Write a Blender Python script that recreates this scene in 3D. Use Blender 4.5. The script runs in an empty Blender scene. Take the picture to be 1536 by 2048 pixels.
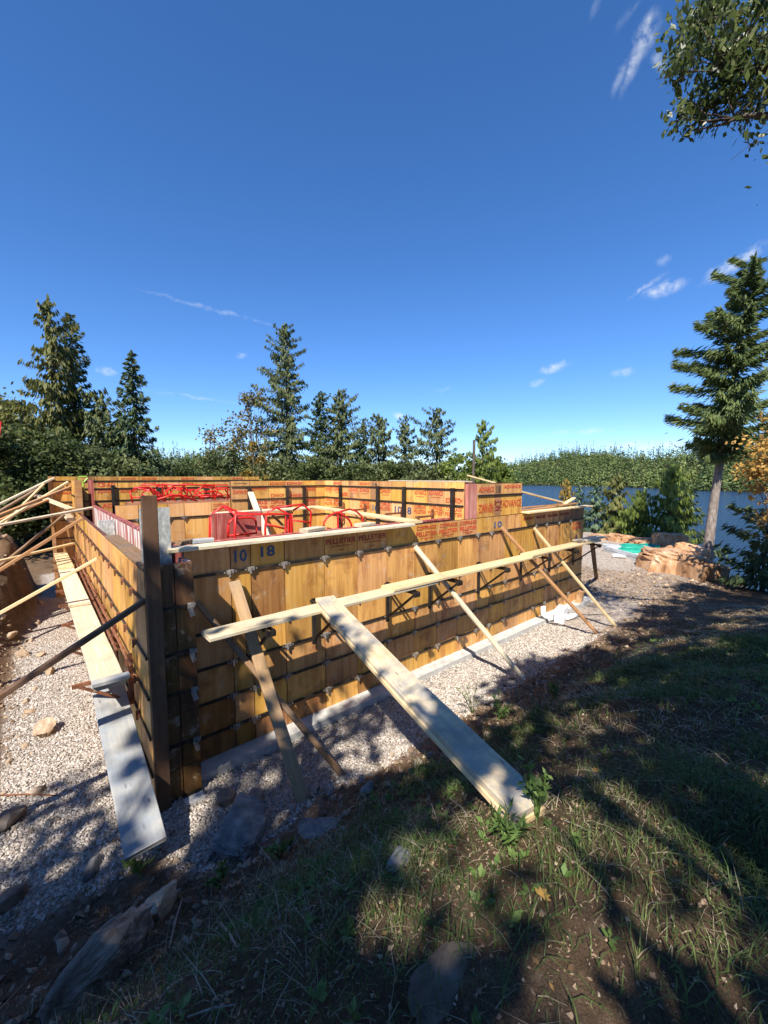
import bpy, bmesh, math, random
import numpy as np
from mathutils import Matrix, Vector

S = bpy.context.scene
COL = S.collection
RNG = np.random.default_rng(7)
random.seed(7)

# ------------------------------------------------------------------ camera
FPX, PITCH, AZ = 810.3, math.radians(4.934), math.radians(49.48)
CAM = np.array([-1.2546, -4.6883, 3.2831])
FW = np.array([math.cos(AZ)*math.cos(PITCH), math.sin(AZ)*math.cos(PITCH), -math.sin(PITCH)])
RT = np.array([math.sin(AZ), -math.cos(AZ), 0.0])
UP = np.cross(RT, FW)
cd = bpy.data.cameras.new('camera'); cam = bpy.data.objects.new('camera', cd); COL.objects.link(cam)
cd.sensor_fit = 'HORIZONTAL'; cd.sensor_width = 36.0; cd.lens = 36.0*FPX/1536.0
cd.clip_start = 0.05; cd.clip_end = 6000
M = Matrix(((RT[0], UP[0], -FW[0], CAM[0]), (RT[1], UP[1], -FW[1], CAM[1]), (RT[2], UP[2], -FW[2], CAM[2]), (0, 0, 0, 1)))
cam.matrix_world = M
S.camera = cam
S.render.resolution_x = 768; S.render.resolution_y = 1024

def ray(x, y): return FW*FPX + RT*(x-768) + UP*(1024-y)
def at(x, y, ax, v):
    """world point seen at photo pixel (x, y) that lies on the plane coordinate[ax] = v"""
    r = ray(x, y); return CAM + r*((v-CAM[ax])/r[ax])
def far(x, y, d):
    """world point seen at photo pixel (x, y), d metres away horizontally"""
    r = ray(x, y); return CAM + r*(d/math.hypot(r[0], r[1]))

# ------------------------------------------------------------------ sky and sun
SUN_AZ, SUN_EL = math.radians(33.0), math.radians(48.0)       # azimuth the light travels towards
SD = np.array([math.cos(SUN_AZ)*math.cos(SUN_EL), math.sin(SUN_AZ)*math.cos(SUN_EL), -math.sin(SUN_EL)])
sl = bpy.data.lights.new('sun', 'SUN'); sl.energy = 5.0; sl.angle = math.radians(0.53); sl.color = (1.0, 0.93, 0.82)
so = bpy.data.objects.new('sun', sl); COL.objects.link(so)
so.rotation_euler = Vector(SD).to_track_quat('-Z', 'Y').to_euler()
S.view_settings.view_transform = 'Standard'; S.view_settings.look = 'None'
S.view_settings.exposure = 0.85; S.view_settings.gamma = 1.0; S.view_settings.use_curve_mapping = False

W = bpy.data.worlds.new('World'); S.world = W; W.use_nodes = True
nt = W.node_tree; nt.nodes.clear()
def N(t, **k):
    n = nt.nodes.new(t)
    for a, b in k.items(): setattr(n, a, b)
    return n
def L(a, b): nt.links.new(a, b)
sky = N('ShaderNodeTexSky'); sky.sky_type = 'NISHITA'; sky.sun_disc = False
sky.sun_elevation = SUN_EL; sky.sun_rotation = math.atan2(-SD[0], -SD[1])
sky.altitude = 300; sky.air_density = .82; sky.dust_density = 0.05; sky.ozone_density = 3.0
gm = N('ShaderNodeHueSaturation'); gm.inputs['Saturation'].default_value = 1.16; gm.inputs['Value'].default_value = 1.0
tn = N('ShaderNodeMix', data_type='RGBA', blend_type='MULTIPLY'); tn.inputs[0].default_value = 1.0; tn.inputs[7].default_value = (.90, .98, 1.10, 1); L(sky.outputs[0], tn.inputs[6]); L(tn.outputs[2], gm.inputs['Color'])
gmm = N('ShaderNodeGamma'); gmm.inputs[1].default_value = .92; L(gm.outputs[0], gmm.inputs[0])
t2n = N('ShaderNodeMix', data_type='RGBA', blend_type='MULTIPLY'); t2n.inputs[0].default_value = 1.0; t2n.inputs[7].default_value = (.80, .83, .92, 1); L(gmm.outputs[0], t2n.inputs[6])
tc = N('ShaderNodeTexCoord')
# small fair-weather wisps, each at its own place on the dome
CL = [  # px, py, half length, half thickness (radians), tilt, strength
    (1290, 75, .026, .016, 50, .7), (1275, 115, .042, .008, 62, .5), (1245, 140, .030, .008, 68, .35), (1315, 125, .024, .008, -60, .4), (1270, 85, .02, .008, 60, .4), (1265, 10, .03, .007, 45, .2), (1195, 5, .02, .006, 60, .12),
    (1465, 530, .045, .013, 24, .95), (1330, 577, .035, .014, 8, .85), (1290, 573, .035, .006, 24, .6), (1328, 522, .012, .009, 0, .35),
    (1108, 735, .030, .010, 14, .8), (1072, 766, .018, .008, 5, .7), (1246, 745, .022, .008, 4, .75), (213, 743, .020, .008, 0, .75),
    (482, 711, .013, .006, 0, .6), (798, 832, .015, .009, 0, .95), (885, 780, .02, .007, 15, .25),
    (435, 622, .15, .0045, -7, .30), (390, 794, .13, .0035, -4, .25), (1270, 893, .16, .010, 0, .85), (1180, 862, .10, .006, 2, .3)]
no = N('ShaderNodeTexNoise'); no.inputs['Scale'].default_value = 38; no.inputs['Detail'].default_value = 7; no.inputs['Roughness'].default_value = .62
L(tc.outputs['Generated'], no.inputs['Vector'])
nof = N('ShaderNodeMapRange'); nof.inputs[1].default_value = .38; nof.inputs[2].default_value = .66
L(no.outputs[0], nof.inputs[0])
wob = N('ShaderNodeVectorMath', operation='SCALE'); wob.inputs['Scale'].default_value = .022
wv = N('ShaderNodeVectorMath', operation='SUBTRACT'); wv.inputs[1].default_value = (.5, .5, .5)
L(no.outputs['Color'], wv.inputs[0]); L(wv.outputs[0], wob.inputs[0])
dv = N('ShaderNodeVectorMath', operation='ADD'); L(tc.outputs['Generated'], dv.inputs[0]); L(wob.outputs[0], dv.inputs[1])
total = None
for (px, py, a, b, tilt, st) in CL:
    d = ray(px, py); d = d/np.linalg.norm(d)
    e1 = np.cross(d, (0, 0, 1)); e1 /= np.linalg.norm(e1); e2 = np.cross(e1, d)
    t = math.radians(tilt); u = e1*math.cos(t)+e2*math.sin(t); v = -e1*math.sin(t)+e2*math.cos(t)
    def dot(vec, off, sc):
        n1 = N('ShaderNodeVectorMath', operation='DOT_PRODUCT'); n1.inputs[1].default_value = tuple(vec/sc); L(dv.outputs[0], n1.inputs[0])
        return n1.outputs['Value']
    cb = N('ShaderNodeCombineXYZ'); L(dot(u, 0, a), cb.inputs[0]); L(dot(v, 0, b), cb.inputs[1])
    n3 = N('ShaderNodeVectorMath', operation='DOT_PRODUCT'); n3.inputs[1].default_value = tuple(d); L(tc.outputs['Generated'], n3.inputs[0])
    ln = N('ShaderNodeVectorMath', operation='LENGTH'); L(cb.outputs[0], ln.inputs[0])
    mr = N('ShaderNodeMapRange', interpolation_type='SMOOTHSTEP'); mr.inputs[1].default_value = 1.25; mr.inputs[2].default_value = .1
    mr.inputs[3].default_value = 0; mr.inputs[4].default_value = st; L(ln.outputs['Value'], mr.inputs[0])
    gt = N('ShaderNodeMath', operation='GREATER_THAN'); gt.inputs[1].default_value = 0; L(n3.outputs['Value'], gt.inputs[0])
    m2 = N('ShaderNodeMath', operation='MULTIPLY'); L(mr.outputs[0], m2.inputs[0]); L(gt.outputs[0], m2.inputs[1])
    if total is None: total = m2.outputs[0]
    else:
        ad = N('ShaderNodeMath', operation='MAXIMUM'); L(total, ad.inputs[0]); L(m2.outputs[0], ad.inputs[1]); total = ad.outputs[0]
cm = N('ShaderNodeMath', operation='MULTIPLY'); cm.use_clamp = True; L(total, cm.inputs[0]); L(nof.outputs[0], cm.inputs[1])
mx = N('ShaderNodeMix', data_type='RGBA'); L(cm.outputs[0], mx.inputs[0]); L(t2n.outputs[2], mx.inputs[6]); mx.inputs[7].default_value = (4.0, 4.3, 4.6, 1)
bg = N('ShaderNodeBackground'); bg.inputs[1].default_value = .132; L(mx.outputs[2], bg.inputs[0])
ow = N('ShaderNodeOutputWorld'); L(bg.outputs[0], ow.inputs[0])

# ------------------------------------------------------------------ materials
def mat_base(name):
    m = bpy.data.materials.new(name); m.use_nodes = True
    t = m.node_tree; t.nodes.clear()
    o = t.nodes.new('ShaderNodeOutputMaterial'); b = t.nodes.new('ShaderNodeBsdfPrincipled'); t.links.new(b.outputs[0], o.inputs[0])
    return m, t, b, o
def nn(t, ty, **k):
    n = t.nodes.new(ty)
    for a, v in k.items(): setattr(n, a, v)
    return n
def ramp(t, stops):
    r = nn(t, 'ShaderNodeValToRGB'); e = r.color_ramp.elements
    while len(e) < len(stops): e.new(.5)
    for i, (pp, c) in enumerate(stops): e[i].position = pp; e[i].color = (*c, 1)
    return r
def rand_coord(t, scale=(1, 1, 1), spread=20.0):
    tc = nn(t, 'ShaderNodeTexCoord'); oi = nn(t, 'ShaderNodeObjectInfo')
    ml = nn(t, 'ShaderNodeMath', operation='MULTIPLY'); ml.inputs[1].default_value = spread; t.links.new(oi.outputs['Random'], ml.inputs[0])
    ad = nn(t, 'ShaderNodeVectorMath', operation='ADD'); t.links.new(tc.outputs['Object'], ad.inputs[0]); t.links.new(ml.outputs[0], ad.inputs[1])
    mp = nn(t, 'ShaderNodeMapping'); mp.inputs['Scale'].default_value = scale; t.links.new(ad.outputs[0], mp.inputs[0])
    return mp.outputs[0], ad.outputs[0], oi.outputs['Random']
def noise(t, vec, scale=5, detail=5, rough=.6):
    n = nn(t, 'ShaderNodeTexNoise'); n.inputs['Scale'].default_value = scale; n.inputs['Detail'].default_value = detail
    n.inputs['Roughness'].default_value = rough; t.links.new(vec, n.inputs['Vector']); return n
def bump(t, b, h, strength=.3, dist=.01):
    bp = nn(t, 'ShaderNodeBump'); bp.inputs['Strength'].default_value = strength; bp.inputs['Distance'].default_value = dist
    t.links.new(h, bp.inputs['Height']); t.links.new(bp.outputs[0], b.inputs['Normal'])
def mixc(t, fac, a, b, mode='MIX'):
    m = nn(t, 'ShaderNodeMix', data_type='RGBA', blend_type=mode)
    for s, v in ((0, fac), (6, a), (7, b)):
        if isinstance(v, (int, float)): m.inputs[s].default_value = v
        elif isinstance(v, tuple): m.inputs[s].default_value = (*v, 1)
        else: t.links.new(v, m.inputs[s])
    return m.outputs[2]
def mrange(t, v, a, b, c=0., d=1.):
    m = nn(t, 'ShaderNodeMapRange'); m.inputs[1].default_value = a; m.inputs[2].default_value = b; m.inputs[3].default_value = c; m.inputs[4].default_value = d
    t.links.new(v, m.inputs[0]); return m.outputs[0]
def hsv(t, col, val=None, hue=None, sat=None):
    h = nn(t, 'ShaderNodeHueSaturation'); t.links.new(col, h.inputs['Color'])
    for k, v in (('Value', val), ('Hue', hue), ('Saturation', sat)):
        if v is not None:
            if isinstance(v, (int, float)): h.inputs[k].default_value = v
            else: t.links.new(v, h.inputs[k])
    return h.outputs[0]

def simple(name, stops, scale=(1, 1, 1), nscale=6, detail=5, rough=.7, bstr=.3, bdist=.005, vr=(.85, 1.15), metallic=0., spec=.4):
    m, t, b, o = mat_base(name)
    v, _, rnd = rand_coord(t, scale)
    n = noise(t, v, nscale, detail); r = ramp(t, stops); t.links.new(n.outputs[0], r.inputs[0])
    c = hsv(t, r.outputs[0], val=mrange(t, rnd, 0, 1, *vr)); t.links.new(c, b.inputs['Base Color'])
    b.inputs['Roughness'].default_value = rough; b.inputs['Metallic'].default_value = metallic; b.inputs['Specular IOR Level'].default_value = spec
    if bstr: bump(t, b, n.outputs[0], bstr, bdist)
    return m

def plywood(name, base, light, dark, stain, stainamt=.5):
    """resin-coated form ply: grain runs vertically (local z), stains and scuffs on top"""
    m, t, b, o = mat_base(name)
    v, raw, rnd = rand_coord(t, (15, 15, .8))
    g = noise(t, v, 1.0, 7, .62)
    r = ramp(t, [(.22, dark), (.47, base), (.68, light)]); t.links.new(g.outputs[0], r.inputs[0])
    mp2 = nn(t, 'ShaderNodeMapping'); mp2.inputs['Scale'].default_value = (4.5, 4.5, .9); t.links.new(raw, mp2.inputs[0])
    s1 = noise(t, mp2.outputs[0], 1.2, 4, .6)
    c = mixc(t, mrange(t, s1.outputs[0], .52, .70, 0, stainamt), r.outputs[0], stain)
    s2 = noise(t, raw, 2.3, 6, .65)
    c = mixc(t, mrange(t, s2.outputs[0], .54, .70, 0, .7), c, (stain[0]*.5, stain[1]*.5, stain[2]*.5))
    s4 = noise(t, raw, 5.5, 8, .72)
    c = mixc(t, mrange(t, s4.outputs[0], .57, .66, 0, .5), c, (.55, .46, .34))
    s3 = noise(t, raw, 60, 3, .7)
    c = mixc(t, mrange(t, s3.outputs[0], .62, .75, 0, .18), c, (.58, .44, .28))
    wn = nn(t, 'ShaderNodeTexWhiteNoise', noise_dimensions='1D'); t.links.new(rnd, wn.inputs['W'])
    c = hsv(t, c, val=mrange(t, rnd, 0, 1, .74, 1.18), hue=mrange(t, wn.outputs[0], 0, 1, .485, .502), sat=mrange(t, wn.outputs[0], 0, 1, .95, 1.08))
    t.links.new(c, b.inputs['Base Color']); b.inputs['Roughness'].default_value = .5; b.inputs['Specular IOR Level'].default_value = .35
    bump(t, b, g.outputs[0], .25, .002); return m

def lumber(name, light, mid, dark, grey=None, greyamt=0., rough=.75):
    """sawn board, grain along local x"""
    m, t, b, o = mat_base(name)
    v, raw, rnd = rand_coord(t, (1.0, 22, 22))
    g = noise(t, v, 1.0, 8, .7)
    r = ramp(t, [(.18, dark), (.46, mid), (.74, light)]); t.links.new(g.outputs[0], r.inputs[0]); c = r.outputs[0]
    vo = nn(t, 'ShaderNodeTexVoronoi'); vo.inputs['Scale'].default_value = 1.0
    mpk = nn(t, 'ShaderNodeMapping'); mpk.inputs['Scale'].default_value = (3.2, 9, 9); t.links.new(raw, mpk.inputs[0]); t.links.new(mpk.outputs[0], vo.inputs['Vector'])
    c = mixc(t, mrange(t, vo.outputs['Distance'], .05, .12, .8, 0), c, (dark[0]*.45, dark[1]*.4, dark[2]*.4))
    s = noise(t, raw, 3.5, 7, .75)
    if grey: c = mixc(t, mrange(t, s.outputs[0], .40, .60, 0, greyamt), c, grey)
    s3 = noise(t, raw, 30, 5, .7); c = mixc(t, mrange(t, s3.outputs[0], .58, .72, 0, .35), c, (dark[0]*.5, dark[1]*.5, dark[2]*.5))
    s2 = noise(t, raw, 1.7, 5, .6)
    c = mixc(t, mrange(t, s2.outputs[0], .55, .75, 0, .45), c, (dark[0]*.6, dark[1]*.55, dark[2]*.5))
    c = hsv(t, c, val=mrange(t, rnd, 0, 1, .84, 1.12)); t.links.new(c, b.inputs['Base Color'])
    b.inputs['Roughness'].default_value = rough; b.inputs['Specular IOR Level'].default_value = .25
    bump(t, b, g.outputs[0], .35, .003); return m

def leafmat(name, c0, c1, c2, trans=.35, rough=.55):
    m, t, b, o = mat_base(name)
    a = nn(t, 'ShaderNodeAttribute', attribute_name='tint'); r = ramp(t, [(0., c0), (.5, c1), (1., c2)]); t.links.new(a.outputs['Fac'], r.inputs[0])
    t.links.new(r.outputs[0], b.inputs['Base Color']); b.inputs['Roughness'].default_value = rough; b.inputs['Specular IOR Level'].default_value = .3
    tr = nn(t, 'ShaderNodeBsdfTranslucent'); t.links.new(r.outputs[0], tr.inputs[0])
    ms = nn(t, 'ShaderNodeMixShader'); ms.inputs[0].default_value = trans; t.links.new(b.outputs[0], ms.inputs[1]); t.links.new(tr.outputs[0], ms.inputs[2])
    t.links.new(ms.outputs[0], o.inputs[0]); return m

MT = {}
MT['ply'] = plywood('form_plywood', (.60, .335, .095), (.72, .435, .140), (.40, .180, .042), (.26, .090, .030), .65)
MT['ply_yellow'] = plywood('new_form_plywood', (.68, .390, .120), (.76, .475, .175), (.52, .260, .07), (.46, .18, .06), .22)
MT['ply_dark'] = plywood('old_form_plywood', (.30, .150, .042), (.42, .225, .070), (.17, .075, .020), (.14, .05, .020), .7)
MT['ply_soiled_shade'] = plywood('soiled_shaded_form_plywood', (.115, .062, .022), (.18, .10, .035), (.055, .028, .012), (.05, .022, .012), .7)  # dirtier corner ply, its colour also darkened for the tree shade there
MT['red_paint'] = simple('red_form_paint', [(.3, (.20, .035, .03)), (.5, (.34, .08, .065)), (.72, (.50, .26, .22))], (8, 8, 1.5), 1.2, 6, .6)
MT['pink_paint'] = simple('faded_red_form_paint', [(.3, (.36, .12, .09)), (.5, (.48, .19, .15)), (.72, (.60, .36, .30))], (8, 8, 1.5), 1.2, 6, .6)
MT['concrete_red'] = simple('red_paint_with_concrete', [(.34, (.30, .06, .05)), (.47, (.42, .18, .15)), (.56, (.70, .66, .60)), (.7, (.80, .78, .73))], (9, 9, 1.0), 1.0, 6, .75)
MT['frame'] = simple('rusty_form_frame', [(.3, (.050, .018, .012)), (.55, (.11, .04, .025)), (.75, (.19, .08, .05))], (6, 6, 2), 1.5, 6, .65)
MT['steel'] = simple('dark_steel_bar', [(.3, (.018, .016, .015)), (.6, (.05, .042, .036)), (.8, (.13, .08, .05))], nscale=9, rough=.5, metallic=.45)
MT['clamp'] = simple('worn_galvanised', [(.3, (.14, .12, .10)), (.55, (.32, .29, .26)), (.8, (.52, .49, .45))], nscale=25, rough=.5, metallic=.35)
MT['rust'] = simple('rusty_steel', [(.3, (.10, .035, .018)), (.55, (.22, .085, .04)), (.8, (.33, .17, .10))], nscale=14, rough=.8)
MT['red_steel'] = simple('red_steel_paint', [(.3, (.50, .012, .010)), (.6, (.66, .022, .016)), (.85, (.50, .05, .035))], nscale=8, rough=.4, bstr=.05)
MT['new_wood'] = lumber('new_lumber', (.78, .62, .36), (.67, .49, .25), (.47, .29, .12), (.42, .38, .30), .30)
MT['pale_wood'] = lumber('pale_lumber', (.80, .70, .50), (.70, .57, .36), (.50, .36, .19), (.36, .34, .30), .55)
MT['orange_wood'] = lumber('weathered_orange_lumber', (.50, .27, .11), (.38, .185, .07), (.22, .095, .035), (.30, .24, .18), .3)
MT['tan_wood'] = lumber('tan_lumber', (.58, .38, .20), (.46, .285, .14), (.27, .15, .07), (.32, .27, .22), .4)
MT['ramp_wood'] = lumber('soiled_ramp_lumber', (.70, .58, .38), (.58, .45, .27), (.36, .25, .13), (.27, .265, .25), .85)
MT['brown_wood'] = lumber('brown_lumber', (.33, .20, .10), (.235, .13, .06), (.12, .06, .028), (.20, .17, .14), .5)
MT['dark_wood'] = lumber('dark_lumber', (.17, .088, .045), (.11, .054, .028), (.055, .026, .015), (.14, .10, .07), .4)
MT['grey_wood'] = lumber('grey_lumber', (.46, .44, .39), (.36, .35, .32), (.21, .20, .18), (.24, .28, .33), .7)
MT['osb'] = simple('grey_strand_board', [(.3, (.22, .23, .22)), (.5, (.40, .41, .39)), (.7, (.58, .58, .55))], (6, 6, 3), 5, 8, .8)
MT['red_letter'] = simple('red_stencil_paint', [(.3, (.50, .045, .02)), (.6, (.56, .07, .03)), (.72, (.50, .16, .06))], nscale=30, rough=.6, bstr=0)
MT['dkred_letter'] = simple('dark_red_stencil_paint', [(.3, (.26, .018, .014)), (.6, (.30, .03, .02)), (.72, (.36, .12, .05))], nscale=30, rough=.6, bstr=0)
MT['blue_letter'] = simple('blue_stencil_paint', [(.3, (.015, .055, .15)), (.6, (.03, .085, .20)), (.75, (.22, .17, .10))], nscale=30, rough=.6, bstr=0)
MT['blk_letter'] = simple('black_stencil_paint', [(.3, (.03, .025, .03)), (.7, (.09, .06, .05))], nscale=30, rough=.6, bstr=0)
MT['concrete'] = simple('footing_concrete', [(.3, (.42, .41, .39)), (.5, (.56, .55, .52)), (.7, (.68, .67, .64))], nscale=7, rough=.9, bstr=.4)
MT['pvc'] = simple('white_plastic', [(.3, (.74, .75, .75)), (.7, (.82, .82, .81))], rough=.35, bstr=0, vr=(.95, 1.05))
MT['green_lid'] = simple('green_plastic_lid', [(.3, (.015, .27, .19)), (.7, (.03, .36, .26))], nscale=4, rough=.45, bstr=.1)
MT['grey_plastic'] = simple('grey_plastic', [(.3, (.36, .38, .40)), (.7, (.5, .52, .53))], rough=.5, bstr=0)
MT['lime'] = simple('lime_handle', [(.3, (.30, .52, .05)), (.7, (.38, .60, .09))], rough=.4, bstr=0)
MT['bark'] = simple('grey_bark', [(.3, (.075, .060, .048)), (.5, (.17, .14, .115)), (.72, (.30, .26, .22))], (14, 14, 3), 1.5, 7, .9, .8, .02)
MT['dark_bark'] = simple('dark_bark', [(.3, (.035, .028, .022)), (.5, (.075, .06, .048)), (.72, (.14, .115, .095))], (14, 14, 3), 1.5, 7, .9, .8, .02)
MT['pine_bark'] = simple('white_pine_bark', [(.3, (.09, .072, .060)), (.5, (.20, .165, .142)), (.72, (.34, .295, .26))], (10, 10, 4), 1.5, 7, .9, .8, .02)  # warm grey-brown bark of the big pine
MT['rock_grey'] = simple('grey_fieldstone', [(.28, (.07, .07, .07)), (.5, (.19, .185, .175)), (.72, (.38, .36, .33))], nscale=7, detail=12, rough=.9, bstr=.9, bdist=.02)
MT['rock_tan'] = simple('tan_rubble', [(.28, (.24, .15, .09)), (.5, (.40, .29, .19)), (.72, (.55, .45, .34))], nscale=9, detail=8, rough=.9, bstr=.9, bdist=.015)
MT['rock_brown'] = simple('brown_fieldstone', [(.28, (.09, .065, .046)), (.5, (.22, .17, .13)), (.72, (.38, .32, .25))], nscale=8, detail=12, rough=.9, bstr=.9, bdist=.02)
MT['rock_orange'] = simple('rust_veined_blasted_rock', [(.28, (.16, .075, .035)), (.44, (.36, .19, .09)), (.58, (.46, .28, .16)), (.72, (.62, .50, .38))], (2.5, 2.5, .8), 1.6, 9, .9, .9, .04)
MT['rock_soil'] = simple('soil_covered_stone', [(.28, (.05, .036, .026)), (.5, (.105, .08, .058)), (.72, (.19, .155, .12))], nscale=6, detail=9, rough=.95, bstr=1.0, bdist=.02)
MT['stick'] = simple('dead_twig', [(.3, (.16, .12, .09)), (.7, (.36, .30, .24))], nscale=20, rough=.9)
MT['black_wire'] = simple('black_plastic', [(.3, (.01, .01, .01)), (.7, (.02, .02, .02))], rough=.4, bstr=0)
MT['flag_red'] = simple('red_cloth', [(.3, (.50, .015, .02)), (.7, (.58, .025, .03))], rough=.8, bstr=0)
MT['flag_white'] = simple('white_cloth', [(.3, (.72, .72, .72)), (.7, (.8, .8, .8))], rough=.8, bstr=0)
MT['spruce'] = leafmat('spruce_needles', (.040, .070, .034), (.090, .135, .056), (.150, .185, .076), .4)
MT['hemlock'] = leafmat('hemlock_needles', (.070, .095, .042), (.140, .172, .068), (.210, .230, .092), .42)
MT['warm_fir'] = leafmat('yellow_green_fir_needles', (.070, .088, .030), (.165, .175, .050), (.255, .240, .078), .42)  # yellow-green foliage, tint varies from leaf to leaf
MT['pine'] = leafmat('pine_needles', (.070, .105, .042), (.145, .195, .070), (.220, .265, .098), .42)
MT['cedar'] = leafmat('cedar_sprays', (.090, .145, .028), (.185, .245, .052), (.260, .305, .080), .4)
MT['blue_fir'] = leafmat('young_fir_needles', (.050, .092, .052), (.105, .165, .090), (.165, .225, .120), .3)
MT['yellow_leaf'] = leafmat('turning_birch_leaves', (.115, .095, .024), (.26, .185, .036), (.42, .29, .08), .35)
MT['birch_dry'] = leafmat('thin_birch_leaves', (.085, .085, .03), (.19, .165, .06), (.34, .26, .12), .35)
MT['orange_leaf'] = leafmat('orange_maple_leaves', (.30, .20, .05), (.50, .29, .07), (.62, .42, .14), .4)
MT['maple'] = leafmat('green_maple_leaves', (.048, .075, .022), (.110, .145, .042), (.210, .235, .095), .45, .35)
MT['shrub'] = leafmat('dark_shrub_leaves', (.036, .056, .018), (.082, .112, .034), (.155, .170, .052), .35)
MT['hill'] = leafmat('far_forest_leaves', (.040, .070, .020), (.085, .125, .034), (.145, .175, .050), .1)
MT['grass'] = leafmat('grass_blades', (.050, .085, .024), (.105, .155, .040), (.190, .225, .075), .3)
MT['straw'] = leafmat('dry_straw', (.20, .16, .10), (.34, .28, .18), (.50, .43, .30), .2)
MT['weed'] = leafmat('weed_leaves', (.055, .100, .024), (.110, .180, .042), (.190, .255, .080), .3)
MT['gravel'] = leafmat('crushed_gravel', (.20, .172, .148), (.42, .375, .33), (.68, .625, .57), 0., .85)

# ------------------------------------------------------------------ builders
def tag(o, label=None, cat=None, group=None, kind=None):
    if label: o['label'] = label
    if cat: o['category'] = cat
    if group: o['group'] = group
    if kind: o['kind'] = kind
    return o
WL = {}
def wl(o): return WL.get(o.name, np.zeros(3)) if o else np.zeros(3)
def empty(name, loc, label, cat, group=None):
    o = bpy.data.objects.new(name, None); o.empty_display_size = .2; COL.objects.link(o)
    o.location = tuple(loc); WL[o.name] = np.array(loc, float); return tag(o, label, cat, group)
def link(name, me, parent=None, loc=(0, 0, 0)):
    o = bpy.data.objects.new(name, me); COL.objects.link(o)
    if parent: o.parent = parent
    o.location = tuple(np.array(loc, float)-wl(parent)); WL[o.name] = np.array(loc, float); return o
def npmesh(name, V, F, mat=None, tint=None, smooth=False):
    """V (n,3), F (m,k) with constant k"""
    me = bpy.data.meshes.new(name); V = np.asarray(V, np.float32); F = np.asarray(F, np.int32); m, k = F.shape
    me.vertices.add(len(V)); me.vertices.foreach_set('co', V.ravel())
    me.loops.add(m*k); me.loops.foreach_set('vertex_index', F.ravel())
    me.polygons.add(m); me.polygons.foreach_set('loop_start', np.arange(0, m*k, k, dtype=np.int32))
    try: me.polygons.foreach_set('loop_total', np.full(m, k, np.int32))
    except Exception: pass
    me.update(calc_edges=True)
    me.polygons.foreach_set('use_smooth', np.full(m, bool(smooth)))
    if tint is not None:
        a = me.attributes.new('tint', 'FLOAT', 'FACE'); a.data.foreach_set('value', np.asarray(tint, np.float32))
    if mat: me.materials.append(mat)
    return me
BOXF = np.array([(0, 3, 2, 1), (4, 5, 6, 7), (0, 1, 5, 4), (1, 2, 6, 5), (2, 3, 7, 6), (3, 0, 4, 7)])
def boxv(c, s):
    x, y, z = np.array(s)/2; c = np.array(c, float)
    return np.array([(-x, -y, -z), (x, -y, -z), (x, y, -z), (-x, y, -z), (-x, -y, z), (x, -y, z), (x, y, z), (-x, y, z)])+c
class MB:
    def __init__(s): s.V = []; s.F = []; s.n = 0
    def add(s, V, F):
        s.V.append(np.asarray(V, float)); s.F += [tuple(int(i)+s.n for i in f) for f in F]; s.n += len(V); return s
    def box(s, c, size, R=None):
        v = boxv((0, 0, 0), size)
        if R is not None: v = v@np.array(R).T
        return s.add(v+np.array(c, float), BOXF)
    def beam(s, a, b, w, h, up=(0, 0, 1)):
        a = np.array(a, float); b = np.array(b, float); d = b-a; l = np.linalg.norm(d); R = frame(d, up)
        return s.box((a+b)/2, (l, w, h), R)
    def tube(s, pts, r, n=6, closed=False):
        pts = [np.array(q, float) for q in pts]; r = np.broadcast_to(np.array(r, float), (len(pts),)); k = len(pts); V = []
        for i, q in enumerate(pts):
            d = pts[(i+1) % k if closed else min(i+1, k-1)]-pts[(i-1) % k if closed else max(i-1, 0)]; R = frame(d, (0, 0, 1) if abs(d[2]) < .95*np.linalg.norm(d) else (1, 0, 0))
            for j in range(n):
                a = 2*math.pi*j/n; V.append(q+r[i]*(R[:, 1]*math.cos(a)+R[:, 2]*math.sin(a)))
        F = []
        for i in range(k if closed else k-1):
            for j in range(n):
                i2 = (i+1) % k; F.append((i*n+j, i*n+(j+1) % n, i2*n+(j+1) % n, i2*n+j))
        if not closed: F += [tuple(reversed(range(n))), tuple(range((k-1)*n, k*n))]
        return s.add(V, F)
    def cyl(s, c, r, h, n=20): c = np.array(c, float); return s.tube([c, c+(0, 0, h)], r, n)
    def mesh(s, name, mat, off=(0, 0, 0), smooth=False):
        me = bpy.data.meshes.new(name); me.from_pydata((np.concatenate(s.V)-np.array(off, float)).tolist(), [], s.F); me.update()
        if smooth: me.polygons.foreach_set('use_smooth', np.ones(len(me.polygons), bool))
        me.materials.append(MT[mat] if isinstance(mat, str) else mat); return me
    def build(s, name, mat, parent=None, origin=None, smooth=False):
        off = np.array(origin, float) if origin is not None else (wl(parent) if parent else np.concatenate(s.V).mean(0))
        return link(name, s.mesh(name, mat, off, smooth), parent, off)
def frame(d, up=(0, 0, 1)):
    d = np.array(d, float); d /= np.linalg.norm(d); u = np.array(up, float)
    y = np.cross(u, d)
    if np.linalg.norm(y) < 1e-6: y = np.cross((1, 0, 0), d)
    y /= np.linalg.norm(y); z = np.cross(d, y); return np.stack([d, y, z], 1)
_bc = {}
def boxpart(name, c, size, mat, parent=None):
    key = (tuple(np.round(size, 4)), mat)
    if key not in _bc:
        _bc[key] = npmesh(name, boxv((0, 0, 0), size), BOXF, MT[mat])
    return link(name, _bc[key], parent, c)

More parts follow.
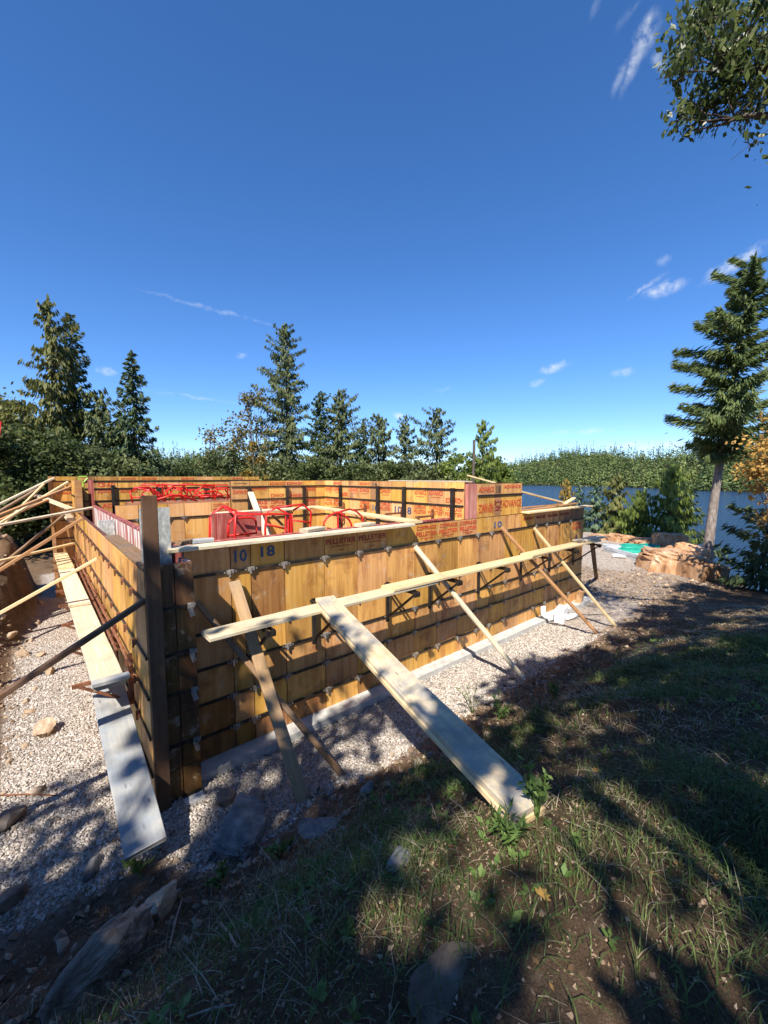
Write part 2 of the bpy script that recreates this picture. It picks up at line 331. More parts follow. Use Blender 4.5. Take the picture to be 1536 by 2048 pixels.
def vnoise(x, y, seed=0):
    xi = np.floor(x).astype(np.int64); yi = np.floor(y).astype(np.int64); xf = x-xi; yf = y-yi
    def h(a, b):
        n = (a*374761393+b*668265263+seed*1442695041) & 0xffffffff
        n = ((n ^ (n >> 13))*1274126177) & 0xffffffff; return ((n ^ (n >> 16)) & 0xffff)/65535.0
    u = xf*xf*(3-2*xf); v = yf*yf*(3-2*yf)
    return (h(xi, yi)*(1-u)+h(xi+1, yi)*u)*(1-v)+(h(xi, yi+1)*(1-u)+h(xi+1, yi+1)*u)*v
def fbm(x, y, sc, oct=4, seed=0):
    t = 0; a = .5; f = sc
    for i in range(oct): t = t+a*(vnoise(x*f, y*f, seed+i*17)-.5); a *= .5; f *= 2.03
    return t
def sm(a, b, x): t = np.clip((x-a)/(b-a), 0, 1); return t*t*(3-2*t)

# ------------------------------------------------------------------ terrain
LAKE = -6.0
EDGE = np.array([(13.5, -60), (14.2, -20), (14.6, -6), (14.9, -2.6), (16.0, -1.6), (19.5, .2), (22.5, 4), (25, 9), (27, 16), (25, 27), (17, 40), (4, 55), (-20, 75), (-90, 110), (-400, 200)], float)
def edge_dist(x, y):
    """signed distance to the top of the bluff, positive towards the lake"""
    best = np.full(x.shape, 1e9); sgn = np.ones(x.shape)
    for i in range(len(EDGE)-1):
        a = EDGE[i]; d = EDGE[i+1]-a; L2 = d@d
        t = np.clip(((x-a[0])*d[0]+(y-a[1])*d[1])/L2, 0, 1); ex = x-a[0]-t*d[0]; ey = y-a[1]-t*d[1]; q = ex*ex+ey*ey
        cr = d[0]*(y-a[1])-d[1]*(x-a[0]); m = q < best; best = np.where(m, q, best); sgn = np.where(m, np.where(cr < 0, 1., -1.), sgn)
    return np.sqrt(best)*sgn
def shore_r(az):    # distance of the far shore by bearing (radians, from +x)
    a = np.degrees(az); return np.interp(a, [-60, -10, 5, 12, 20, 35, 50, 75, 100, 130, 200], [300, 300, 320, 350, 430, 520, 470, 300, 230, 200, 200])
def H(x, y, detail=True):
    x = np.asarray(x, float); y = np.asarray(y, float)
    U = np.clip(1.75-.10*(x+1.25), .32, 2.3)+.02*np.clip(-y-4, 0, 10)
    wob = fbm(x, y, .6, 3, 3)*.5
    t = np.clip((-y-1.12+wob)/3.0, 0, 1); t = .65*t+.35*t*t*(3-2*t); front = U*t
    front = np.where(x > 9.5, front*np.clip(1-(x-9.5)/9, .45, 1), front)
    toe = np.interp(y, [-3, 0, 3.5, 5.5, 7.5, 11], [-1.80, -1.75, -1.75, -1.72, -1.45, -1.25]); t2 = np.clip((toe-x+wob*.5)/np.interp(y, [3, 7], [1.2, .55]), 0, 1)*sm(11.6, 10.2, y); left = (np.interp(y, [-4, -1.5, .5, 5.5, 8., 9.5], [1.7, .9, .45, .55, 1.45, 1.7])+.2*fbm(x, y, .8, 3, 9))*t2*t2*(3-2*t2)
    k = 6.; z = np.log(np.exp(k*front)+np.exp(k*left)-1+1e-9)/k
    z = np.where(np.isfinite(z), z, np.maximum(front, left)); z = np.maximum(z, 0)
    right = sm(9.9, 12.5, x)*(.12+.1*sm(13, 17, x))*sm(-4, 0, y); z = z+right*(front < .15)
    z = z-.05*sm(-.75, -.35, y)*(x > -.3)*(x < 9.9)
    rough = np.clip(z*2, .12, 1)
    if detail:
        z = z+fbm(x, y, 1.3, 4, 21)*.28*rough+fbm(x, y, 6., 3, 5)*.07*rough+fbm(x, y, 4.2, 4, 15)*.22*sm(.03, .25, z)*sm(1.2, .6, z)*(x < 9)+fbm(x, y, 22., 2, 8)*.02
    if detail: z = z+np.clip(left, 0, 1)*(fbm(x, y, 2.2, 4, 51)*.75+fbm(x, y, 7., 3, 52)*.4+fbm(x, y, 18., 2, 53)*.2)
    back = sm(11.5, 18, y); z = z*(1-back)+back*(.3+fbm(x, y, .1, 3, 31)*1.2)
    e = edge_dist(x, y); dr = sm(-.3, 16, e); z = z*(1-dr)+dr*(-8.5)-sm(-1, 1.5, e)*.8*(1-dr)
    r = np.hypot(x-CAM[0], y-CAM[1]); az = np.arctan2(y-CAM[1], x-CAM[0]); s = shore_r(az)
    adg = np.degrees(az); hill = sm(-20, 15, r-s)*2.6+sm(0, 330, r-s)*np.interp(adg, [30, 38, 60, 68], [1, .35, .35, 1])*(25+34*fbm(x, y, .006, 4, 77)*2.0+20*np.exp(-((np.degrees(az)-24)/9)**2)+22*np.exp(-((np.degrees(az)-2)/8)**2))
    z = np.where(r > s-20, np.maximum(z, -8.5+hill), z)
    # bearings away from the lake: rolling land
    land = (e < -40) & (r > 60); z = np.where(land, z+sm(60, 400, r)*18*(1+fbm(x, y, .01, 3, 5)), z)
    return z
def ax(segs):
    out = []
    for a, b, st in segs: out += list(np.arange(a, b, st))
    return out
def grow(st, s0, lim, g=1.16):
    out = []; p_ = st; s = s0
    while abs(p_) < lim: p_ += s; out.append(p_); s *= g
    return out
xs = sorted(grow(-6, -.25, 1500)+ax([(-6, -3, .15), (-3, 5, .055), (5, 10, .09), (10, 24, .22)])+[24]+grow(24, .35, 1500))
ys = sorted(grow(-7, -.25, 1500)+ax([(-7, -5.4, .2), (-5.4, .3, .055), (.3, 12, .16)])+[12]+grow(12, .3, 1500))
GX, GY = np.meshgrid(np.array(xs), np.array(ys)); GZ = H(GX, GY)
inside = (GX > -.45) & (GX < 9.6) & (GY > -.25) & (GY < 12); GZ = np.where(inside, np.minimum(GZ, -.1), GZ)
nyy, nxx = GX.shape; idx = np.arange(nyy*nxx).reshape(nyy, nxx)
F4 = np.stack([idx[:-1, :-1], idx[:-1, 1:], idx[1:, 1:], idx[1:, :-1]], -1).reshape(-1, 4)
gme = npmesh('ground', np.stack([GX, GY, GZ], -1).reshape(-1, 3), F4, None, smooth=True)
def masks(x, y):
    w = fbm(x, y, 1.1, 4, 40)*.9+fbm(x, y, 5, 3, 41)*.35
    gf = sm(-1.75, -1.15, y+w*.55-.45*sm(-.3, -.7, x))*(x > -3); gl = sm(-.30, .02, x-np.interp(y, [-3, 0, 3.5, 5.5, 7.5, 11], [-1.75, -1.65, -1.60, -1.55, -1.35, -1.15])+w*.3)
    gravel = gf*gl*(1-sm(9.8, 11.5, x+w)*.45)*(y < 13)
    gravel = np.maximum(gravel, sm(12.5, 14, x+w)*sm(-.8, .6, y+w)*.95)
    e = edge_dist(x, y); r = np.hypot(x-CAM[0], y-CAM[1])
    grass = sm(-1.9, -2.9, y+w*1.1)*sm(-2.2, -1.2, x+w)*(1-sm(4.5, 9, x+w*2)*.55)*(1-.85*sm(1.0, -.9, x+.5*(y+3.5)+w*1.4)); grass = np.where(x > 12.3, sm(-2.2, -3, y), grass)
    forest = np.maximum(sm(14, 20, y+w), np.maximum(sm(2, 6, e), sm(40, 60, r)))
    return np.clip(gravel, 0, 1)*(1-forest), np.clip(grass, 0, 1)*(1-forest), forest
mg, ms_, mf = masks(GX, GY)
for nm, arr in (('gravel', mg), ('grass', ms_), ('forest', mf)):
    a = gme.attributes.new(nm, 'FLOAT', 'POINT'); a.data.foreach_set('value', arr.astype(np.float32).ravel())
def ground_mat():
    m, t, b, o = mat_base('ground_surface')
    tc = nn(t, 'ShaderNodeTexCoord'); P = tc.outputs['Object']
    def at_(n): return nn(t, 'ShaderNodeAttribute', attribute_name=n).outputs['Fac']
    n1 = noise(t, P, 3.2, 10, .72); n2 = noise(t, P, 24, 8, .78); n3 = noise(t, P, .7, 4, .6); n5 = noise(t, P, 110, 6, .75); n6 = noise(t, P, 11, 9, .75)
    dirt = ramp(t, [(.30, (.085, .054, .034)), (.48, (.19, .125, .080)), (.62, (.29, .20, .13)), (.78, (.44, .33, .23))]); t.links.new(n1.outputs[0], dirt.inputs[0])
    dirtc = mixc(t, mrange(t, n3.outputs[0], .45, .62, 0, .55), dirt.outputs[0], (.36, .205, .105))
    dirtc = mixc(t, mrange(t, n5.outputs[0], .42, .62, .75, 0), dirtc, (.040, .026, .016)); dirtc = mixc(t, mrange(t, n6.outputs[0], .55, .68, 0, .6), dirtc, (.36, .28, .20))
    vo = nn(t, 'ShaderNodeTexVoronoi'); vo.inputs['Scale'].default_value = 34; t.links.new(P, vo.inputs['Vector'])
    sp = nn(t, 'ShaderNodeSeparateColor'); t.links.new(vo.outputs['Color'], sp.inputs[0])
    grav = ramp(t, [(.0, (.25, .20, .16)), (.5, (.43, .36, .30)), (1., (.60, .53, .46))]); t.links.new(sp.outputs[0], grav.inputs[0])
    gr = ramp(t, [(.3, (.050, .034, .020)), (.5, (.105, .072, .042)), (.7, (.18, .130, .080))]); t.links.new(n2.outputs[0], gr.inputs[0])
    fo = ramp(t, [(.3, (.030, .030, .014)), (.7, (.075, .068, .032))]); t.links.new(n1.outputs[0], fo.inputs[0])
    c = mixc(t, at_('grass'), dirtc, gr.outputs[0]); c = mixc(t, at_('gravel'), c, grav.outputs[0]); c = mixc(t, at_('forest'), c, fo.outputs[0])
    t.links.new(c, b.inputs['Base Color']); b.inputs['Roughness'].default_value = .95; b.inputs['Specular IOR Level'].default_value = .15
    inv = nn(t, 'ShaderNodeMath', operation='SUBTRACT'); inv.inputs[0].default_value = 1.; t.links.new(vo.outputs['Distance'], inv.inputs[1])
    hgt = nn(t, 'ShaderNodeMix', data_type='FLOAT'); t.links.new(at_('gravel'), hgt.inputs[0]); sm_ = nn(t, 'ShaderNodeMath', operation='ADD'); t.links.new(n2.outputs[0], sm_.inputs[0]); sm2 = nn(t, 'ShaderNodeMath', operation='MULTIPLY'); sm2.inputs[1].default_value = .5; t.links.new(n5.outputs[0], sm2.inputs[0]); t.links.new(sm2.outputs[0], sm_.inputs[1]); t.links.new(sm_.outputs[0], hgt.inputs[2]); t.links.new(inv.outputs[0], hgt.inputs[3])
    bump(t, b, hgt.outputs[0], 1.0, .035); return m
gme.materials.append(ground_mat())
ground = link('ground', gme); tag(ground, kind='structure')
def hz(x, y): return float(H(np.array([x]), np.array([y]))[0])
def drop(a, b, zoff=0.):
    """extend the segment a->b beyond b until it meets the ground"""
    a = np.array(a, float); b = np.array(b, float); d = (b-a)/np.linalg.norm(b-a); q = b.copy()
    if q[2] < hz(q[0], q[1]):
        while q[2] < hz(q[0], q[1]) and (q-a)@d > .3: q = q-d*.03
        return q
    for _ in range(300):
        if q[2] < hz(q[0], q[1])-.03: break
        q = q+d*.03
    return q

# lake
m, t, b, o = mat_base('lake_water')
b.inputs['Base Color'].default_value = (.013, .040, .100, 1); b.inputs['Roughness'].default_value = .12; b.inputs['IOR'].default_value = 1.33
tcw = nn(t, 'ShaderNodeTexCoord'); mpw = nn(t, 'ShaderNodeMapping'); mpw.inputs['Scale'].default_value = (1., 2.2, 1); mpw.inputs['Rotation'].default_value = (0, 0, .9); t.links.new(tcw.outputs['Object'], mpw.inputs[0])
nw = noise(t, mpw.outputs[0], .55, 6, .62); bump(t, b, nw.outputs[0], 1.0, .55)
lk = npmesh('lake', np.array([(-1500, -1500, 0), (1500, -1500, 0), (1500, 1500, 0), (-1500, 1500, 0)], float), [(0, 1, 2, 3)], m)
tag(link('lake', lk, None, (0, 0, LAKE)), kind='structure')

# ------------------------------------------------------------------ lettering
_tx = {}
def text_mesh(s, mat, bold=.018):
    if (s, mat) in _tx: return _tx[(s, mat)]
    cu = bpy.data.curves.new('lettering', 'FONT'); cu.body = s; cu.align_x = 'CENTER'; cu.align_y = 'CENTER'; cu.resolution_u = 2; cu.offset = bold; cu.extrude = .001; cu.space_line = .82
    ob = bpy.data.objects.new('lettering', cu); COL.objects.link(ob); bpy.context.view_layer.update()
    me = bpy.data.meshes.new_from_object(ob.evaluated_get(bpy.context.evaluated_depsgraph_get())); bpy.data.objects.remove(ob)
    v = np.empty(len(me.vertices)*3); me.vertices.foreach_get('co', v); v = v.reshape(-1, 3)
    c = (v.max(0)+v.min(0))/2; ext = v.max(0)-v.min(0); v[:, :2] -= c[:2]; v[:, 0] /= ext[0]; v[:, 1] /= ext[1]; me.vertices.foreach_set('co', v.ravel()); me.update()
    me.materials.clear(); me.materials.append(MT[mat]); _tx[(s, mat)] = me; return me
def lettering(s, mat, centre, w, h, axis, parent, spin=0):
    """flat stencil print on a face looking to -y (axis x) or -x (axis y)"""
    o = link('lettering', text_mesh(s, mat), parent, centre)
    R = Matrix.Rotation(math.radians(90), 4, 'X') if axis == 'x' else Matrix.Rotation(math.radians(-90), 4, 'Z')@Matrix.Rotation(math.radians(90), 4, 'X')
    o.rotation_euler = (R@Matrix.Rotation(math.radians(spin), 4, 'Z')).to_euler(); o.scale = (w, h, 1)
    return o

# ------------------------------------------------------------------ formwork
def clamp_mesh(axis):
    mb = MB(); q = (lambda u, d, z: (u, -d, z)) if axis == 'x' else (lambda u, d, z: (-d, u, z)); sz = (lambda u, d, z: (u, d, z)) if axis == 'x' else (lambda u, d, z: (d, u, z))
    mb.box(q(0, .018, 0), sz(.085, .016, .050)); mb.box(q(-.012, .033, -.012), sz(.020, .018, .085)); mb.box(q(.022, .030, .006), sz(.028, .014, .034))
    for u in (-.065, .066): mb.box(q(u, .014, 0), sz(.018, .016, .020))
    return mb.mesh('clamp', 'clamp')
CM = {'x': clamp_mesh('x'), 'y': clamp_mesh('y')}
CM['y'].materials[0] = MT['rust']
def form_wall(label, axis, plane, seams, rows, thick=.06, ply='ply', texts=(), clamps=True, bars=None, inner=None, odd=()):
    """one run of forms: backing frame, a plywood panel per cell, steel bars and clamps at the joints"""
    s0, s1 = seams[0], seams[-1]; z0, z1 = rows[0], rows[-1]
    P = (lambda u, d, z: np.array((u, plane+d, z))) if axis == 'x' else (lambda u, d, z: np.array((plane+d, u, z)))
    Z = (lambda u, d, z: (u, d, z)) if axis == 'x' else (lambda u, d, z: (d, u, z))
    root = empty('formwork_section', P((s0+s1)/2, 0, max(z0, -.1)), label, 'formwork')
    boxpart('form_frame', P((s0+s1)/2, thick/2, (z0+z1)/2), Z(s1-s0, thick, z1-z0), 'frame', root)
    cells = {}
    for i in range(len(seams)-1):
        for j in range(len(rows)-1):
            w = seams[i+1]-seams[i]; h = rows[j+1]-rows[j]
            mt = ply
            for (ci, cj, mm) in odd:
                if (ci in (i, None)) and (cj in (j, None)): mt = mm
            dj = RNG.uniform(-.0015, .0015)
            cells[(i, j)] = boxpart('plywood_panel', P((seams[i]+seams[i+1])/2, -.004+dj, (rows[j]+rows[j+1])/2), Z(round(w-.012, 3), .02, round(h-.008, 3)), mt, root)
    for (i, j, s, mt, fw_, fh, dz, spin) in texts:
        if (i, j) not in cells: continue
        w = seams[i+1]-seams[i]; h = rows[j+1]-rows[j]
        lettering(s, mt, P((seams[i]+seams[i+1])/2, -.0185, (rows[j]+rows[j+1])/2+dz*h), w*fw_, h*fh, axis, cells[(i, j)], spin)
    for z in (bars if bars is not None else rows[1:-1]):
        boxpart('steel_bar', P((s0+s1)/2, -.026, z), Z(s1-s0-.02, .018, .030), 'steel', root)
        if clamps:
            for k, u in enumerate(seams[1:-1]):
                c = link('clamp', CM[axis], root, P(u+RNG.uniform(-.02, .02), -.018, z))
    return root
ROW = [-.16, .32, .71, 1.12, 1.53, 2.19, 2.50]
FS = [-.10, .40, .64, 1.08, 1.67, 2.23, 2.80, 3.40, 3.96, 4.52, 5.08, 5.50, 6.02, 6.62]
rl = 'red_letter'; dk = 'dkred_letter'; bl = 'blue_letter'; bk = 'blk_letter'
tx = [(1, 5, '10', bl, .62, .48, .05, 0), (2, 5, '18', bl, .42, .44, .1, 0)]
for i in (4, 5): tx += [(i, 5, 'PELLETIER', dk, .92, .24, .16, 0), (i, 5, 'ATTENTION', dk, .6, .07, -.08, 0), (i, 5, 'INC', dk, .14, .08, -.26, 0)]
for i in (7, 8, 9): tx += [(i, 5, 'COFFRAGE', rl, .84, .23, .30, 0), (i, 5, 'PELLETIER', rl, .88, .24, -.03, 0), (i, 5, 'ATTENTION', rl, .55, .06, -.26, 0), (i, 5, 'INC', rl, .15, .07, -.34, 0)]
tx += [(11, 5, '10', bl, .5, .42, -.05, 0)]
front = form_wall('long low formwork wall of amber plywood facing the grassy bank', 'x', 0., FS, ROW, texts=tx,
                  odd=[(0, 0, 'ply_dark'), (1, 0, 'ply_dark'), (2, 0, 'ply_dark'), (0, 1, 'ply_dark'), (2, 4, 'ply_dark'), (3, 0, 'ply_dark'), (5, 0, 'ply_dark')])
FS2 = [6.62, 7.20, 7.71, 8.32, 8.92, 9.70]
tx = [(0, 5, 'ATTENTION', dk, .7, .2, .1, 0), (1, 5, 'PELLETIER', dk, .8, .2, .1, 0), (2, 5, 'PELLETIER', dk, .8, .2, .1, 0), (3, 5, 'PELLETIER', dk, .8, .2, .1, 0),
      (4, 4, 'COFFRAGE', rl, .62, .12, .34, 0), (4, 4, 'PELLETIER', rl, .62, .12, .18, 0), (4, 4, '8', bl, .16, .30, -.25, 0)]
front2 = form_wall('amber formwork wall section at the lake end with loose boards on top', 'x', .003, FS2, ROW, texts=tx, odd=[(4, 5, 'ply_dark')])
# raised block over the front wall
BS = [5.06, 5.62, 5.86, 6.62]
tx = [(0, 1, 'ADVANCE', rl, .86, .46, 0, 0), (2, 1, 'ADVANCE', rl, .8, .3, .2, 0), (0, 0, 'ADVANCE', rl, .82, .4, -.1, 180), (2, 0, 'ADVANCE', rl, .92, .36, .05, 0), (1, 0, 'NCE', dk, .9, .6, 0, 90), (1, 1, '18', bk, .6, .6, 0, 0)]
blk = form_wall('raised formwork block with red lettering on top of the front wall', 'x', -.004, BS, [2.505, 2.93, 3.155], texts=tx, clamps=False, odd=[(1, None, 'orange_wood')])
boxpart('red_end_panel', (4.92, .02, 2.83), (.27, .07, .65), 'pink_paint', blk)
boxpart('form_frame', (6.59, .42, 2.83), (.06, .70, .65), 'frame', blk)
# tall lit wall running away from the front wall
TS = [.06, .55, 1.0, 1.40, 1.64, 2.1, 2.51, 2.85, 3.3, 3.75, 4.04, 4.45, 4.88]
TR = [-.1, .7, 1.5, 2.28, 2.74, 3.05, 3.19]
tx = []
for i, (r4, r5, r3) in {0: ('ADVANCE', '', 'P'), 1: ('ADVANCE', '', 'P'), 2: ('ADVANCE', '', 'P'), 3: ('', '', '8'), 4: ('', '', '10'), 5: ('ADVANCE', '', 'P'), 6: ('', '16', '16'), 7: ('ADVANCE', 'ADVANCE', 'P'), 8: ('ADVANCE', '', ''), 9: ('ADVANCE', '', ''), 10: ('ADVANCE', 'ADVANCE', 'P'), 11: ('ADVANCE', '', 'P')}.items():
    if r4: tx += [(i, 4, r4, rl, .84, .30, (.22 if i % 3 else -.2), 180 if i in (0, 5, 7) else 0), (i, 4, 'ATTENTION', rl, .6, .06, -.05, 0)]
    if r5: tx.append((i, 5, r5, bk if r5 == '16' else rl, .5 if r5 == '16' else .86, .7 if r5 == '16' else .5, 0, 0))
    if r3 == 'P': tx += [(i, 3, 'COFFRAGE', rl, .8, .16, .33, 0), (i, 3, 'PELLETIER', rl, .86, .17, .12, 0)]
    elif r3: tx.append((i, 3, r3, bl, .5, .34, .12, 0))
tall = form_wall('tall sunlit yellow formwork wall with red lettering and dark upright posts', 'y', 4.78, TS, TR, ply='ply_yellow', texts=tx, clamps=False, odd=[(6, 4, 'orange_wood'), (6, 5, 'orange_wood'), (4, 4, 'ply')])
for y in (.30, 1.64, 2.52, 4.04): boxpart('upright_post', (4.715, y, 2.2), (.06, .075, 1.75), 'steel', tall)
boxpart('inner_form', (5.10, 2.4, 2.3), (.06, 4.6, 1.76), 'frame', tall)
boxpart('top_board', (5.10, 1.35, 3.195), (.16, 2.3, .03), 'pale_wood', tall)
# back wall of the front room
KS = [2.2, 2.65, 3.14, 3.60, 4.11, 4.5, 4.775]
tx = [(0, 4, 'ADVANCE', rl, .8, .3, .1, 180), (1, 4, 'ADVANCE', rl, .8, .3, .35, 180), (2, 4, 'ADVANCE', rl, .8, .3, -.25, 180), (3, 4, 'ADVANCE', rl, .8, .3, -.3, 180), (4, 4, 'ADVANCE', rl, .85, .3, .2, 0), (0, 5, 'ATTENTION', bk, .7, .12, .1, 0),
      (2, 5, 'ADVANCE', rl, .9, .55, 0, 0), (3, 5, 'ADVANCE', rl, .9, .55, 0, 180)]
for i in (1, 2, 4): tx += [(i, 3, 'COFFRAGE', rl, .8, .18, .3, 0), (i, 3, 'PELLETIER', rl, .86, .2, .05, 0)]
backw = form_wall('amber back wall of the front room with upside-down red lettering', 'x', 4.90, KS, TR, ply='ply_yellow', texts=tx, clamps=False)
for x in (2.62, 3.62, 4.11): boxpart('upright_post', (x, 4.84, 2.25), (.07, .06, 1.6), 'steel', backw)
LS = [-.10, .30, .85, 1.17, 1.74, 2.185]
loww = form_wall('low blank yellow formwork wall in front of the heap of red frames', 'x', 4.905, LS, [-.1, .7, 1.33, 1.87, 2.41, 2.715], ply='ply_yellow', clamps=True, texts=[(4, 4, 'COFFRAGE', rl, .8, .24, .25, 0), (4, 4, 'PELLETIER', rl, .8, .24, -.1, 0)])
# far wall
RS = [-.94, -.40, .0, .55, 1.10, 1.65, 2.2, 2.75, 3.3, 3.85, 4.35, 4.9]
tx = [(2, 5, 'CB·AD', rl, .75, .6, 0, 0), (2, 4, 'ADVANCE', rl, .8, .26, .25, 0), (3, 4, 'ADVANCE', rl, .8, .26, .25, 0), (2, 3, 'AD', rl, .5, .25, .2, 0), (2, 2, 'COFFRAGE', rl, .8, .15, .3, 0), (2, 2, 'PELLETIER', rl, .8, .15, 0, 0), (3, 2, 'PELLETIER', rl, .8, .15, 0, 0),
      (0, 4, 'ADVANCE', rl, .7, .2, .2, 0), (0, 3, '11', bk, .4, .3, .2, 0), (0, 5, 'W', bk, .3, .5, 0, 0)] + [(i, 6, 'ADVANCE', rl, .7, .5, 0, 0) for i in (3, 4, 6, 9)] + [(i, 5, 'ADVANCE', rl, .6, .25, .1, 0) for i in (4, 6)]
farw = form_wall('long far formwork wall of amber plywood below the dark trees', 'x', 9.5, RS, [-.1, .9, 1.6, 2.1, 2.6, 2.95, 3.17, 3.30], texts=tx, clamps=False)
for x in (.42, 1.6, 3.0): boxpart('upright_post', (x, 9.44, 2.3), (.08, .06, 1.5), 'steel', farw)
boxpart('end_post', (-.985, 9.46, 1.6), (.08, .14, 3.4), 'orange_wood', farw)
# left wall
YS = [-.34]+[round(.25+.56*i, 3) for i in range(14)]+[8.2]
YR = [-.16, .32, .71, 1.12, 1.53, 2.09, 2.38]
leftw = form_wall('long sunlit formwork wall of bright orange plywood beside the gravel trench', 'y', -.52, YS, YR, odd=[(0, 5, 'ply_dark'), (1, 5, 'ply_dark'), (None, 4, 'ply'), (None, 5, 'ply')])
YS2 = [8.2, 8.55, 9.1, 9.42]
left2 = form_wall('narrow taller orange formwork section at the far end of the left wall', 'y', -.525, YS2, [-.16, .71, 1.53, 2.3, 2.8, 3.2], clamps=False)
boxpart('end_board', (-.46, 8.15, 1.6), (.13, .05, 3.2), 'orange_wood', left2)
boxpart('red_inner_panel', (-.17, 8.6, 2.3), (.05, .9, 1.8), 'red_paint', left2)
inn = empty('formwork_section', (-.17, 4, 0), 'inner left form with pinkish concrete-smeared side facing the cavity', 'formwork')
for i in range(13): boxpart('form_panel', (-.17, .30+.6*i+.3, 1.22), (.05, .59, 2.62), 'concrete_red', inn)
boxpart('top_rail', (-.17, 4.22, 2.545), (.07, 7.8, .03), 'red_paint', inn)
inf = empty('formwork_section', (4.7, .33, 0), 'inner front form with rust-red top rail behind the front wall', 'formwork')
for i in range(16): boxpart('form_panel', (.16+.6*i, .36, 1.2), (.59, .05, 2.56), 'red_paint', inf)
boxpart('top_rail', (4.68, .36, 2.495), (9.6, .10, .03), 'red_paint', inf)
for i in range(12): boxpart('tie_plate', (.3+.78*i, .2, 2.44), (.05, .30, .02), 'rust', inf)
# corner pilaster
cor = form_wall('narrow dark corner form with clamps beside the tall brown post', 'x', -.36, [-.46, -.28, -.10], [-.25, .0, .32, .58, .9, 1.12, 1.53, 2.0, 2.43], ply='ply_soiled_shade', clamps=False, bars=[.0, .58, 1.12, 1.53, 2.0],
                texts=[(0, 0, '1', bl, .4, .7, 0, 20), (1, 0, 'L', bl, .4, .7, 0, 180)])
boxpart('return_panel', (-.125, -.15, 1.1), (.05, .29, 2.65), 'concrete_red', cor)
for z in (.58, 1.12, 1.53, 2.0):
    mb = MB(); mb.box((-.145, -.41, z), (.06, .03, .05)); mb.box((-.150, -.425, z-.06), (.045, .02, .10), frame((1, 0, .25), (0, 1, 0))[:, [0, 2, 1]]); mb.box((-.12, -.42, z+.01), (.02, .03, .03)); mb.build('corner_clamp', 'clamp', cor)
# footing
mb = MB(); ft = empty('footing', (4.6, 0, -.1), 'pale concrete footing strip along the foot of the front wall', 'footing')
mb.box((4.9, -.03, -.045), (10.1, .42, .17)); mb.build('footing_slab', 'concrete', ft)
boxpart('footing_slab', (-.42, 4.5, -.09), (.62, 10, .16), 'concrete', ft)

# ------------------------------------------------------------------ boards
def plank(name, label, cat, a, b, w, h, mat, up=(0, 0, 1), group=None, bow=.0, seed=0, parent=None):
    a = np.array(a, float); b = np.array(b, float); d = b-a; Ln = np.linalg.norm(d); R = frame(d, up)
    r = np.random.default_rng(seed+int(abs(a[0])*100)+int(abs(b[1])*37)); n = 9; V = []; F = []
    c = .12*min(w, h)
    prof = [(-w/2+c, -h/2), (w/2-c, -h/2), (w/2, -h/2+c), (w/2, h/2-c), (w/2-c, h/2), (-w/2+c, h/2), (-w/2, h/2-c), (-w/2, -h/2+c)]
    tw = r.uniform(-.02, .02)
    for i in range(n):
        s = i/(n-1); x = (s-.5)*Ln; dz = -bow*4*s*(1-s)+r.uniform(-.0012, .0012); dy = r.uniform(-.002, .002); ca, sa = math.cos(tw*(s-.5)), math.sin(tw*(s-.5))
        for (y, z) in prof: V.append((x+(r.uniform(-.004, .004) if i in (0, n-1) else 0), y*ca-z*sa+dy, y*sa+z*ca+dz))
    k = len(prof)
    for i in range(n-1):
        for j in range(k): F.append((i*k+j, i*k+(j+1) % k, (i+1)*k+(j+1) % k, (i+1)*k+j))
    F += [tuple(reversed(range(k))), tuple(range((n-1)*k, n*k))]
    me = bpy.data.meshes.new(name); me.from_pydata(V, [], F); me.update(); me.materials.append(MT[mat])
    o = bpy.data.objects.new(name, me); COL.objects.link(o)
    mw = Matrix(R.tolist()).to_4x4(); mw.translation = Vector((a+b)/2); o.matrix_world = mw; WL[o.name] = (a+b)/2
    if label: tag(o, label, cat, group)
    return o
ZW = 1.70
plank('walkway_plank', 'grey-shaded walkway plank beside the corner form, on wall brackets', 'plank', (-.06, -.55, ZW), (3.25, -.54, ZW+.005), .27, .04, 'pale_wood')
plank('walkway_plank', 'pale middle walkway plank resting on wall brackets under the ramp', 'plank', (2.35, -.55, ZW+.045), (6.25, -.57, ZW+.03), .27, .04, 'new_wood')
plank('walkway_plank', 'pale walkway plank reaching past the lake end of the front wall', 'plank', (5.9, -.58, ZW+.07), (9.15, -.55, ZW+.04), .27, .04, 'new_wood')
plank('walkway_plank', 'short pale end plank of the walkway above the leaning support leg', 'plank', (8.3, -.50, ZW+.09), (9.72, -.46, ZW+.06), .27, .035, 'pale_wood')
plank('support_leg', 'dark leaning leg holding up the lake end of the walkway', 'leg', (9.15, -.46, ZW+.03), (12.0, .5, hz(12.0, .5)-.02), .10, .10, 'brown_wood')
def bracket_mesh():
    mb = MB()
    for dx in (-.035, .035): mb.beam((dx, -.02, -.035), (dx, -.70, -.035), .016, .04)
    mb.beam((0, -.045, 0), (0, -.045, -.62), .05, .03, (0, 1, 0)); mb.beam((0, -.66, -.05), (0, -.06, -.55), .03, .03); mb.box((0, -.68, -.06), (.11, .03, .06)); return mb.mesh('scaffold_bracket', 'steel')
brm = bracket_mesh()
BRL = ['beside the flat grey-brown brace', 'just before the head of the ramp', 'between the ramp head and the pale brace', 'just past the pale brace', 'before the reddish-brown brace', 'between the reddish-brown and the slim tan brace', 'past the slim tan brace', 'closest to the leaning support leg']
for i, x in enumerate((.55, 1.45, 2.75, 3.70, 5.05, 6.55, 7.80, 9.0)):
    o = link('scaffold_bracket', brm, None, (x, -.04, ZW-.022)); tag(o, 'dark steel walkway bracket '+BRL[i], 'bracket', 'brackets under the front walkway')
